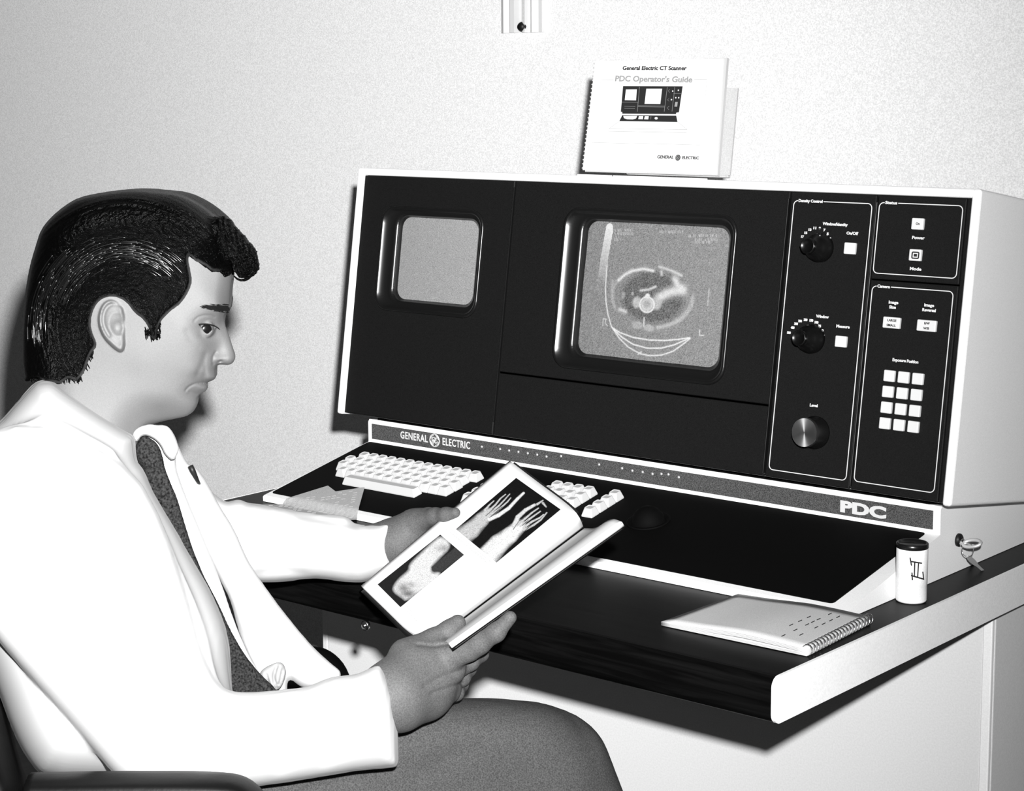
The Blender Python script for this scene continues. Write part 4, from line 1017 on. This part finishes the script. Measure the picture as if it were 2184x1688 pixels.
# curled forelock and stray locks
bm = bmesh.new()
def lock(pts, r0, D_, jit=.0):
    P = [W3(x, y, D_+j) for (x, y), j in zip(pts, np.linspace(-jit, jit, len(pts)))]; n = len(P)
    tube_bm(bm, P, [r0*math.sin(math.pi*(.12+.80*i/(n-1)))+.0002 for i in range(n)], 6)
rr = np.random.default_rng(21)
for k in range(46):
    D_ = YC+rr.uniform(-.045, .045); c = (523+rr.normal(0, 3.5), 567+rr.normal(0, 4)); R_ = rr.uniform(5, 27); a0 = rr.uniform(1.9, 2.9)
    sw = rr.uniform(3.0, 5.2)
    arc = [(c[0]+R_*math.cos(a0+sw*t)*.95, c[1]-R_*math.sin(a0-sw*t*0+0)*0+R_*math.sin(a0+sw*t)*1.1) for t in np.linspace(0, 1, 12)]
    lead_ = [(478+rr.normal(0, 5), 512+rr.normal(0, 10)), (495+rr.normal(0, 3), 520+rr.normal(0, 6))] if R_ > 16 and k % 2 == 0 else []
    if lead_:
        arc = [(c[0]+R_*math.cos(t)*.95, c[1]+R_*math.sin(t)*1.1) for t in np.linspace(-2.3, -2.3+sw, 14)]
    lock(lead_+arc, rr.uniform(.0010, .0022), YC-.058+rr.uniform(-.002, .012), .004)
for k in range(55):                                  # loose strands on the forehead below the hairline
    x = rr.uniform(404, 480); y = 545+(x-404)*.52+rr.normal(0, 4); lock([(x-16, y-16), (x-4, y-5), (x+5, y+2), (x+12, y+rr.uniform(-2, 6))], .0009, YC-Wat(min(x+5, 484), y)-.0035)
for k in range(120):                                  # sideburn and nape hairs
    if k % 2: x = rr.uniform(306, 340); y = rr.uniform(676, 716); q_ = [(x, y), (x+2, y+6), (x+3+rr.normal(0, 2), y+14)]
    else: x = rr.uniform(60, 200); y = (812 if x < 165 else 812-(x-165)*1.9); q_ = [(x, y-16), (x+3, y-4), (x+5+rr.normal(0, 3), y+rr.uniform(0, 9))]
    lock(q_, .0008, YC-max(Wat(*q_[1]), .03)-.0016)
def Kat(x, y): return float(km(np.array([float(x)]), np.array([float(y)]))[0])
o = mobj('hair_lock', bm_mesh(bm), m, per, True)
bm = bmesh.new()                                      # highlight band built from glossy strands on the side of the hair
for k in range(330):
    if k % 3: R_ = rr.normal(152, 13); a0 = rr.uniform(math.pi+.25, 2*math.pi-1.0); sp = rr.uniform(.10, .34)
    else: R_ = rr.normal(186, 9); a0 = rr.uniform(math.pi-.2, math.pi+.75); sp = rr.uniform(.1, .3)
    pts = []
    for a in np.linspace(a0, a0+sp, 6):
        x, y = 268+R_*math.cos(a)*1.02, 700+R_*math.sin(a)*1.10; pts.append(W3(x, y, YC-Kat(x, y)-.0004))
    tube_bm(bm, pts, [.0002, .0006, .0007, .0007, .0005, .0002], 5)
M['strand'] = mat('glossy_strand', .002, .26, .55)
o2 = mobj('highlight_strands', bm_mesh(bm), M['strand'], per, True); o2['kind'] = 'stuff'
o; o['label'] = 'curled forelock and loose strands'; o['kind'] = 'stuff'

# clothes -------------------------------------------------------------
arm = [(-120, 1180), (-60, 1300), (0, 1372), (60, 1442), (120, 1510), (180, 1580), (240, 1648), (272, 1674), (310, 1689), (420, 1691), (520, 1682), (650, 1663), (720, 1651), (760, 1644), (830, 1638), (850, 1635), (850, 1632), (849, 1590), (845, 1540), (838, 1490), (826, 1452), (811, 1421), (806, 1419), (760, 1441), (730, 1443), (700, 1447), (655, 1468), (600, 1473), (520, 1481), (470, 1470), (430, 1400), (400, 1280), (350, 1120), (290, 1010), (180, 940), (60, 900), (-60, 930), (-140, 1050)]
def cuff_cut(p): return p
PArm = Pillow(arm, 75, .058, 1.868, grooves=[([(600, 1640), (650, 1590), (700, 1560), (750, 1545)], 12, .0045), ([(690, 1630), (740, 1605), (790, 1575)], 9, .0035), ([(395, 1490), (470, 1545), (560, 1610)], 22, .004), ([(340, 1560), (420, 1600), (480, 1650)], 16, .004), ([(300, 1400), (360, 1470), (430, 1520)], 18, .004)], tilt=(.00004, 0), it=1)
tor = [(-160, 1100), (-60, 935), (0, 903), (25, 872), (58, 835), (75, 816), (92, 812), (112, 813), (140, 838), (200, 880), (270, 924), (287, 930), (287, 960), (291, 988), (306, 1003), (320, 1040), (345, 1085), (372, 1128), (400, 1180), (440, 1246), (462, 1292), (478, 1332), (487, 1370), (491, 1430), (496, 1484), (500, 1560), (480, 1640), (400, 1662), (240, 1664), (95, 1660), (60, 1622), (28, 1560), (0, 1482), (-60, 1330), (-170, 1200)]
PTor = Pillow(tor, 110, .150, 1.995, grooves=[([(410, 1215), (450, 1250), (490, 1290)], 6, .002), ([(150, 1400), (220, 1480), (300, 1520)], 30, .006)], it=1)
far = [(372, 935), (390, 972), (401, 993), (413, 993), (431, 1013), (451, 1048), (468, 1080), (500, 1130), (525, 1190), (545, 1223), (572, 1262), (600, 1300), (650, 1362), (690, 1403), (738, 1441), (700, 1462), (662, 1472), (640, 1466), (612, 1440), (612, 1500), (560, 1500), (545, 1432), (524, 1388), (506, 1340), (492, 1280), (470, 1240), (430, 1160), (398, 1100), (372, 1052), (362, 1000), (362, 950)]
PFar = Pillow(far, 34, .026, 2.115, grooves=[([(480, 1270), (505, 1330), (545, 1400)], 5, .003), ([(560, 1400), (640, 1420), (700, 1440)], 16, .008), ([(600, 1330), (640, 1380)], 12, .003)], it=1)
slv = [(400, 1040), (440, 1040), (480, 1075), (503, 1066), (515, 1067), (527, 1074), (560, 1077), (610, 1086), (640, 1092), (690, 1098), (730, 1100), (747, 1106), (765, 1120), (800, 1120), (838, 1112), (836, 1135), (833, 1160), (836, 1186), (845, 1215), (780, 1243), (745, 1243), (700, 1236), (664, 1233), (600, 1242), (548, 1243), (500, 1225), (440, 1180), (400, 1110)]
PSlv = Pillow(slv, 46, .050, 2.258, grooves=[([(560, 1150), (580, 1120), (608, 1095)], 10, .004), ([(640, 1100), (700, 1112), (750, 1118)], 9, .010), ([(745, 1150), (748, 1190), (745, 1235)], 6, .0035), ([(750, 1108), (775, 1128), (770, 1150)], 9, .008), ([(548, 1225), (600, 1215), (650, 1225)], 9, .004), ([(690, 1150), (730, 1128), (760, 1115)], 7, .002)], it=1)
clo_, chi_ = bbox_px(-165, 870, 800, 1700, 1.78, 2.06, 0); clo_[1] = 1.79; chi_[1] = 2.14
def arm_open(X, Y, Z):
    x, y = project(X, Y, Z); q = ((x+60)*.75-(y-1300)*.66)/1.0; return smin(PArm(X, Y, Z), PTor(X, Y, Z), .004+.05*np.clip((q-90)/160, 0, 1))
flo_, fhi_ = bbox_px(340, 860, 920, 1520, 2.07, 2.32, 0); flo_[1] = 2.075; fhi_[1] = 2.32
coat = build('lab_coat', [(arm_open, clo_, chi_, .0038), (lambda X, Y, Z: smin(PFar(X, Y, Z), PSlv(X, Y, Z), .006), flo_, fhi_, .0035)], M['coat'], per, 2); coat['label'] = 'white lab coat hanging open over the lap'
# back of the shoulders joining both halves of the coat
knot = [(555, 1432), (572, 1420), (600, 1410), (611, 1428), (608, 1450), (598, 1470), (586, 1474), (574, 1470), (566, 1456), (552, 1450)]
klo, khi = bbox_px(540, 625, 1400, 1485, 2.02, 2.1, 0); klo[1] = 2.03; khi[1] = 2.10
PK = Pillow(knot, 16, .012, 2.062, st=1, grooves=[([(590, 1422), (582, 1445), (590, 1468)], 3.5, .006), ([(568, 1440), (575, 1465)], 3, .004), ([(603, 1428), (596, 1460)], 2.5, .004)])
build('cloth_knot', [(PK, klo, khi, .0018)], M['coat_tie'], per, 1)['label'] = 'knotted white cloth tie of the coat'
shp = [(279, 927), (288, 918), (300, 910), (321, 905), (330, 908), (354, 907), (370, 924), (380, 950), (372, 990), (392, 1050), (430, 1140), (470, 1240), (500, 1330), (530, 1400), (560, 1450), (520, 1500), (440, 1500), (400, 1300), (340, 1100), (290, 1010)]
PSh = Pillow(shp, 26, .030, 2.075, st=2, it=1)
slo, shi = bbox_px(240, 600, 895, 1510, 2.03, 2.12, 0); slo[1] = 2.035; shi[1] = 2.115
collar = [(281, 925), (290, 915), (303, 909), (320, 905), (336, 908), (354, 907), (366, 918), (377, 942), (383, 960), (370, 985), (352, 972), (343, 950), (328, 935), (304, 926), (292, 945), (286, 940)]
PCl = Pillow(collar, 9, .016, 2.030, st=1, it=1)
slo[1] = 2.0
build('shirt', [(lambda X, Y, Z: smin(PSh(X, Y, Z), PCl(X, Y, Z), .002), slo, shi, .0022)], M['shirt'], per, 1)['label'] = 'white shirt with a soft collar'
# near lapel fold: a raised band along the front edge of the coat
tie = [(299, 927), (309, 931), (324, 940), (335, 953), (342, 973), (347, 1000), (356, 1023), (363, 1040), (372, 1060), (379, 1083), (393, 1130), (407, 1174), (418, 1200), (428, 1225), (441, 1250), (462, 1290), (490, 1342), (520, 1395), (556, 1440), (590, 1470), (600, 1500), (490, 1510), (450, 1400), (420, 1300), (380, 1180), (330, 1080), (308, 1030), (307, 1003), (291, 987), (287, 960), (289, 950)]
PT = Pillow([(x+(5 if i < 16 else 0), y) for i, (x, y) in enumerate(tie)], 14, .0085, 2.032, st=1.5, grooves=[([(292, 990), (320, 1004), (346, 998)], 3, .003), ([(298, 965), (320, 960), (340, 985)], 4, .0015)], tilt=(0.0000, .00001), it=1)
tlo, thi = bbox_px(260, 620, 915, 1520, 2.0, 2.06, 0); tlo[1] = 2.008; thi[1] = 2.06
build('tie', [(PT, tlo, thi, .0020)], M['tie'], per, 1)['label'] = 'dark grey knitted tie'
# pen in the far breast pocket
pn = empty('pen', W3(408, 1000, 2.09), 'black pen clipped in the far breast pocket of the lab coat', 'pen')
tube('barrel', [W3(406, 994, 2.086), W3(411, 1005, 2.086), W3(420, 1024, 2.09), W3(428, 1040, 2.10)], [.0032, .0034, .0024, .0018], M['lead'], pn)
# trousers
th = [(420, 1560), (600, 1530), (760, 1515), (900, 1498), (985, 1491), (1035, 1491), (1070, 1493), (1115, 1496), (1157, 1502), (1190, 1514), (1215, 1530), (1235, 1550), (1252, 1578), (1268, 1612), (1282, 1655), (1296, 1710), (1312, 1790), (1322, 1880), (1300, 1990), (1240, 2060), (1150, 2080), (1080, 2020), (1040, 1900), (950, 1830), (800, 1830), (600, 1860), (440, 1860), (330, 1800), (330, 1640)]
PTh = Pillow(th, 110, .080, 2.035, st=4, grooves=[([(640, 1700), (700, 1670), (760, 1660)], 8, .004), ([(900, 1650), (960, 1610), (1010, 1590)], 18, .004), ([(1195, 1620), (1212, 1655), (1225, 1700)], 7, .003), ([(1180, 1640), (1200, 1700)], 8, .002)], tilt=(.00007, 0))
hipl = loc(330, 1760, 2.14); hipn = loc(330, 1760, 1.98); kneef = loc(1090, 1830, 2.16)
hip = loc(300, 1790, 2.05)
def leg_pts(px_, py_, D_): return loc(px_, py_, D_)
def trou(X, Y, Z):
    f = PTh(X, Y, Z)
    f = smin(f, chainP(X, Y, Z, [(hip+V(.03, -.03, 0), .085), (hip+V(.03, .07, 0), .09)], .02), .04)
    kf = hip+V(.46, .16, .00); af = hip+V(.42, .20, -.43)
    f2 = chainP(X, Y, Z, [(hip+V(0, .09, -.01), .095), (kf, .066), (af, .056)], .03)
    kn = loc(1190, 1640, 2.04); an = kn+V(.13, .02, -.33)
    f3 = chainP(X, Y, Z, [(kn, .060), (an, .05)], .02)
    return smin(smin(f, f2, .02), f3, .03)
kn = loc(1190, 1640, 2.04); an = kn+V(.13, .02, -.33); kf = hip+V(.46, .16, 0); af = hip+V(.42, .20, -.43)
allp = np.array([hip+V(-.13, -.2, -.13), kn+V(.15, .1, .2), an+V(.1, 0, -.09), af+V(0, .1, -.08), kf+V(.1, .1, .1), loc(1300, 1480, 1.9)])
tlo_, thi_ = allp.min(0)-.02, allp.max(0)+.02; tlo_[1] = 1.86; thi_[1] = 2.36
build('trousers', [(trou, tlo_, thi_, .006)], M['trousers'], per, 2)['label'] = 'grey wool trousers, right leg crossed over the left'
def shoe(a, toe, up):
    f_ = lambda X, Y, Z: smax(smin(chainP(X, Y, Z, [(a, .040), (a+V(.02, 0, -.045), .042)], .02), chainP(X, Y, Z, [(a+V(-.03, 0, -.06), .036), (a+toe*.12, .038), (a+toe*.20+V(0, 0, -.005), .030)], .02), .03), -(Z-(a[2]-.095)), .004)
    lo = np.minimum(a-.1, a+toe*.2-.08); hi = np.maximum(a+.1, a+toe*.2+.08); return f_, lo, hi, .005
floor_l = ZF-CAM[2]
s1 = shoe(V(af[0]-.01, af[1], floor_l+.097), V(.95, .05, -.30), 0); build('shoe', [s1], M['vinyl'], per, 1)
s2 = shoe(an+V(.01, 0, -.03), V(.92, .02, -.38), 0); build('shoe', [s2], M['vinyl'], per, 1)

# ------------------------------------------------------------------ the chair
chb = wld(V(hip[0], 2.06, floor_l))[0]
ch = empty('office_chair', chb, 'black vinyl armchair under the seated man, seen at the lower left', 'chair')
def SP(x, y, z): return wld(V(x, y, z))[0]
seat_z = hip[2]-.125
CHF = Frame(SP(hip[0], 2.06, 0), E1, E2, E3)
sz = seat_z
box('seat', CHF, -.22, .24, -.25, .25, sz-.085+CAM[2]-CAM[2], sz-.004, M['vinyl'], ch, .03, 4)
PBk = Pillow([(-260, 1380), (-60, 1400), (-8, 1455), (4, 1490), (18, 1540), (34, 1600), (50, 1650), (66, 1690), (70, 1750), (40, 1800), (-60, 1820), (-260, 1800)], 60, .21, 2.08, st=4)
bl_, bh_ = bbox_px(-270, 90, 1360, 1840, 1.86, 2.3, 0); bl_[1] = 1.85; bh_[1] = 2.31
build('backrest', [(PBk, bl_, bh_, .006)], M['vinyl'], ch, 1)
for D_, x0, x1, y0 in ((1.80, 62, 560, 1662), (2.345, 330, 744, 1392)):
    y1 = y0+34
    pts = [W3(x0, y0+16, D_), W3((x0+x1)/2, y0+12, D_), W3(x1-90, y0+14, D_), W3(x1-40, y0+24, D_), W3(x1-8, y0+60, D_), W3(x1+4, y0+130, D_), W3(x1-40, y0+300, D_)]
    if D_ > 2: pts = [W3(x0, y0+10, D_), W3(x0+180, y0+8, D_), W3(x1-80, y0+6, D_), W3(x1-45, y0+18, D_), W3(x1-18, y0+50, D_), W3(x1-5, y0+110, D_), W3(x1-50, y0+260, D_)]
    pp = np.array(pts)
    for _ in range(2):
        q_ = [pp[0]]
        for a, b_ in zip(pp, pp[1:]): q_ += [.75*a+.25*b_, .25*a+.75*b_]
        q_.append(pp[-1]); pp = np.array(q_)
    bm = bmesh.new(); n_ = len(pp)
    rings = []
    for i, p in enumerate(pp):
        t = pp[min(i+1, n_-1)]-pp[max(i-1, 0)]; t /= np.linalg.norm(t); sd_ = np.cross(t, E2); sd_ /= np.linalg.norm(sd_)
        rings.append([bm.verts.new(Vector(p+sd_*.012*math.cos(a)*(1 if abs(math.cos(a)) < .8 else 1)+E2*.024*math.sin(a))) for a in np.linspace(0, 2*math.pi, 14, endpoint=False)])
    for a, b_ in zip(rings, rings[1:]):
        for i in range(14): bm.faces.new([a[i], a[(i+1) % 14], b_[(i+1) % 14], b_[i]])
    bm.faces.new(rings[0]); bm.faces.new(rings[-1])
    mobj('armrest', bm_mesh(bm), M['vinyl'], ch, True)
    b0 = W3(x0+20, y0+30, D_); e0 = CHF.p(-.05, (-.24 if D_ < 2 else .24), sz-.05)
    tube('arm_bracket', [b0, (b0+e0)/2+E3*-.03, e0], .009, M['chrome'], ch)
tube('post', [CHF.p(0, 0, sz-.08), CHF.p(0, 0, floor_l+.09)], .025, M['chrome'], ch, 16)
for k in range(5):
    a = 2*math.pi*k/5+.3; c_, s_ = math.cos(a), math.sin(a)
    lg = tube('base_leg', [CHF.p(0, 0, floor_l+.11), CHF.p(.28*c_, .28*s_, floor_l+.072)], [.022, .014], M['chrome'], ch)
    wfm = Frame(CHF.p(.28*c_, .28*s_, floor_l+.03), (0, 0, 1), E1*c_+E2*s_, np.cross((0, 0, 1), E1*c_+E2*s_))
    mobj('caster', bm_mesh(lathe(wfm, [(.001, -.016), (.026, -.016), (.029, -.010), (.029, .010), (.026, .016), (.001, .016)], 0, 0, 20)), M['lead'], lg, True)

# ------------------------------------------------------------------ the open book
bk = empty('open_book', W3(1000, 1260, 2.08), 'open book with x-ray photographs of feet, held in both hands', 'book')
TOP = [(1087, 983, 2.235), (1150, 1031, 2.175), (1205, 1071, 2.120), (1230, 1094, 2.090), (1239, 1110, 2.092), (1245, 1127, 2.112), (1272, 1128, 2.040), (1303, 1104, 1.985), (1327, 1114, 1.965)]
BOT = [(770, 1250, 2.165), (824, 1302, 2.105), (868, 1346, 2.050), (897, 1359, 2.020), (907, 1367, 2.020), (915, 1376, 2.040), (932, 1378, 1.985), (949, 1367, 1.925), (958, 1374, 1.900)]
def spl(P, n, k0, k1):
    P = np.array([loc(*p) for p in P[k0:k1]]); t = np.r_[0, np.cumsum(np.linalg.norm(np.diff(P, axis=0), axis=1))]; q_ = chaikin3(P); t = np.r_[0, np.cumsum(np.linalg.norm(np.diff(q_, axis=0), axis=1))]
    u = np.linspace(0, t[-1], n); return np.c_[[np.interp(u, t, q_[:, i]) for i in range(3)]].T
def chaikin3(p, it=3):
    for _ in range(it):
        a, b_ = p[:-1], p[1:]; q = np.stack([.75*a+.25*b_, .25*a+.75*b_], 1).reshape(-1, 3); p = np.vstack([p[:1], q, p[-1:]])
    return p
LEAFSIGN = 1.0
def leaf(name, k0, k1, off, th, m_, ext=0., nu=30, nv=40, parent=None):
    A = spl(TOP, nu, k0, k1); B = spl(BOT, nu, k0, k1)
    G = np.array([A*(1-t)+B*t for t in np.linspace(-ext, 1+ext, nv)])          # nv x nu
    du = np.gradient(G, axis=1); dv = np.gradient(G, axis=0); N = np.cross(du, dv); N /= np.linalg.norm(N, axis=2)[..., None]
    N = N*LEAFSIGN                                                             # pointing to the covers
    T_ = G+N*off; Bk = G+N*(off+th); vs = np.vstack([wld(T_.reshape(-1, 3)), wld(Bk.reshape(-1, 3))]); n = nu*nv; fs = []
    for i in range(nv-1):
        for j in range(nu-1):
            a = i*nu+j; fs += [(a, a+1, a+nu+1, a+nu), (n+a, n+a+nu, n+a+nu+1, n+a+1)]
    for i in range(nv-1):
        a = i*nu; fs.append((a, a+nu, n+a+nu, n+a)); a += nu-1; fs.append((a, n+a, n+a+nu, a+nu))
    for j in range(nu-1):
        a = j; fs.append((a, n+a, n+a+1, a+1)); a = (nv-1)*nu+j; fs.append((a, a+1, n+a+1, n+a))
    return mobj(name, mesh('leaf', vs, fs), m_, parent or bk, True), G, N
_A, _B = spl(TOP, 10, 0, 6), spl(BOT, 10, 0, 6); _n = np.cross(_A[3]-_A[2], _B[2]-_A[2])
LEAFSIGN = 1.0 if np.cross(_A[3]-_A[2], _A[2]*0+_B[2]-_A[2])[1] > 0 else -1.0
lp_, GL, NL = leaf('left_page', 0, 6, 0, .0012, M['paper']); leaf('page_block', 0, 6, .0014, .0040, M['paper'])
leaf('right_page', 5, 9, 0, .0012, M['paper']); leaf('page_block', 5, 9, .0014, .0040, M['paper'])
for k0, k1 in ((0, 6), (5, 9)): leaf('cover_board', k0, k1, .0064, .0022, M['vinyl'], .018 if k0 == 0 else .004)
# printed pictures lying on the left page
def page_pt(x, y, up=.0006):
    "point of the left page seen at a pixel: nearest page sample, refined in its tangent plane"
    px_, py_ = project(GL[..., 0], GL[..., 1], GL[..., 2]); k = np.argmin((px_-x)**2+(py_-y)**2); i, j = np.unravel_index(k, px_.shape)
    d = ray(x, y); dl = V(d@E1, d@E2, d[2]); N = NL[i, j]; P = GL[i, j]; t = (P@N)/(dl@N); return wld(dl*t-N*up)[0]
def picture(quad, nu, nv, fn, label):
    q_ = np.array(quad, float); P = np.empty((nu, nv, 3)); XX = np.empty((nu, nv)); YY = np.empty((nu, nv))
    for i in range(0, nu):
        for j in range(0, nv):
            s, t = i/(nu-1), j/(nv-1); XX[i, j], YY[i, j] = (q_[0]*(1-s)+q_[1]*s)*(1-t)+(q_[3]*(1-s)+q_[2]*s)*t
    ci = np.linspace(0, nu-1, 9).astype(int); cj = np.linspace(0, nv-1, 9).astype(int)
    C_ = np.array([[page_pt(XX[i, j], YY[i, j]) for j in cj] for i in ci])
    fi = np.arange(nu); R1 = np.array([[np.interp(fi, ci, C_[:, b_, k]) for k in range(3)] for b_ in range(9)])   # 9 x 3 x nu
    P = np.array([[np.interp(np.arange(nv), cj, R1[:, k, i]) for k in range(3)] for i in range(nu)]).transpose(0, 2, 1)
    i, j = np.meshgrid(np.arange(nu-1), np.arange(nv-1), indexing='ij'); k = (i*nv+j).ravel()
    me = grid_mesh(P.reshape(-1, 3), np.c_[k, k+nv, k+nv+1, k+1]); set_tone(me, fn(XX, YY)); o = mobj('picture', me, M['picture'], lp_); o['label'] = label
rr = np.random.default_rng(5)
def feet(x, y):
    X_ = (x-940)*7.28; Y_ = (y-1000)*7.28; t = np.full(x.shape, .006)
    def add(pts, w0, w1, v, soft=.35):
        nonlocal t
        P = [np.array(p, float) for p in pts]; n = len(P)-1
        for i in range(n):
            a, b_ = P[i], P[i+1]; v_ = b_-a; L = v_@v_; s = np.clip(((X_-a[0])*v_[0]+(Y_-a[1])*v_[1])/L, 0, 1); d = np.hypot(X_-a[0]-s*v_[0], Y_-a[1]-s*v_[1]); w_ = w0+(w1-w0)*(i+s)/n
            m_ = np.clip((1+soft-d/w_)/(2*soft), 0, 1); t = t*(1-m_)+v*m_
    add([(330, 1060), (480, 960), (640, 800), (740, 700)], 125, 75, .42)
    add([(720, 1390), (900, 1180), (1080, 1040), (1230, 900)], 140, 85, .66); add([(640, 1340), (800, 1180)], 60, 60, .6)
    for a in (((690, 650), (760, 570), (830, 505)), ((740, 670), (850, 570), (930, 470), (1010, 405)), ((770, 690), (900, 590), (985, 500), (1075, 400)), ((800, 710), (930, 620), (1040, 520), (1090, 460))): add(a, 16, 7, .42)
    add([(760, 790), (900, 730), (1060, 620), (1190, 480), (1290, 385)], 30, 17, .62)
    add([(700, 740), (820, 640)], 5, 5, .1); add([(760, 770), (860, 680), (960, 600)], 5, 5, .08); add([(790, 750), (900, 670)], 5, 5, .1)
    add([(1140, 900), (1200, 760), (1320, 650), (1460, 570)], 34, 20, .55)
    for a in (((1200, 880), (1340, 760), (1420, 690), (1520, 620)), ((1240, 900), (1380, 790), (1450, 740), (1550, 670)), ((1280, 930), (1420, 830), (1540, 770), (1600, 720)), ((1300, 960), (1450, 880), (1560, 800), (1650, 690)), ((1500, 560), (1590, 500)), ((1590, 540), (1640, 600))): add(a, 17, 9, .45)
    for a in (((1130, 950), (1220, 820), (1330, 740)), ((1270, 890), (1370, 800)), ((1300, 980), (1400, 890), (1480, 840))): add(a, 6, 4, .08)
    # strip of page between the two exposures along the top edge
    return np.clip(.72*t*(1+rr.normal(0, .2, t.shape)), .003, .75)
picture([(973, 1129.8), (1101.4, 1020.6), (1196, 1088), (1059.5, 1201)], 180, 140, feet, 'x-ray photograph of two feet')
def ankle(x, y):
    X_ = (x-760)*6.493; Y_ = (y-1120)*6.493; t = np.full(x.shape, .012)
    # pale bone and soft tissue
    P = chaikin([(1180, 150), (1330, 290), (1120, 490), (1030, 600), (1050, 680), (1180, 660), (1100, 780), (700, 1060), (640, 1010), (520, 930), (520, 860), (600, 750), (740, 640), (740, 560), (860, 440), (1050, 260)], 2)
    d = polysd(X_, Y_, P); m_ = np.clip(.5+d/50, 0, 1); t = t*(1-m_)+.55*m_
    for cx, cy, rx, ry, v in ((660, 880, 90, 70, .2), (720, 960, 100, 50, .13), (1220, 330, 110, 50, .3), (760, 830, 70, 40, .36)):
        q_ = np.hypot((X_-cx)/rx, (Y_-cy)/ry); k = np.exp(-q_**2)*(d > 0); t = t*(1-k)+v*k
    q_ = np.clip(1.3-np.hypot((X_-1265)/250*.8+(Y_-480)/250*.8, ((X_-1265)-(Y_-480)*-1.0)/1.0*0+((X_-1265)*.62+(Y_-480)*.78)/110), 0, 1)
    k = np.clip(polysd(X_, Y_, np.array([(1370, 320), (1495, 420), (1180, 660), (1050, 640), (1040, 590)]))/12+.5, 0, 1); t = t*(1-k)+.035*k
    return np.clip(.72*t*(1+rr.normal(0, .2, t.shape)), .004, .7)
picture([(806, 1247.8), (939.4, 1141.6), (990, 1184.7), (854.7, 1296.3)], 180, 90, ankle, 'x-ray photograph of an ankle')
# lines of small type beside the pictures
bm = bmesh.new()
for (a0, a1), n_ in ((((952, 1130), (1042, 1204)), 22), (((958, 1126), (1048, 1200)), 18), (((966, 1140), (1036, 1196)), 12), (((862, 1298), (894, 1330)), 9), (((868, 1294), (880, 1308)), 4)):
    for i in range(n_):
        if rr.random() < .8:
            t0 = i/n_; t1 = (i+.7)/n_; A = np.array(a0)*(1-t0)+np.array(a1)*t0; B = np.array(a0)*(1-t1)+np.array(a1)*t1
            tube_bm(bm, [page_pt(*A, .0002), page_pt(*B, .0002)], .00022, 4)
mobj('small_type', bm_mesh(bm), M['grey_ink'], lp_)
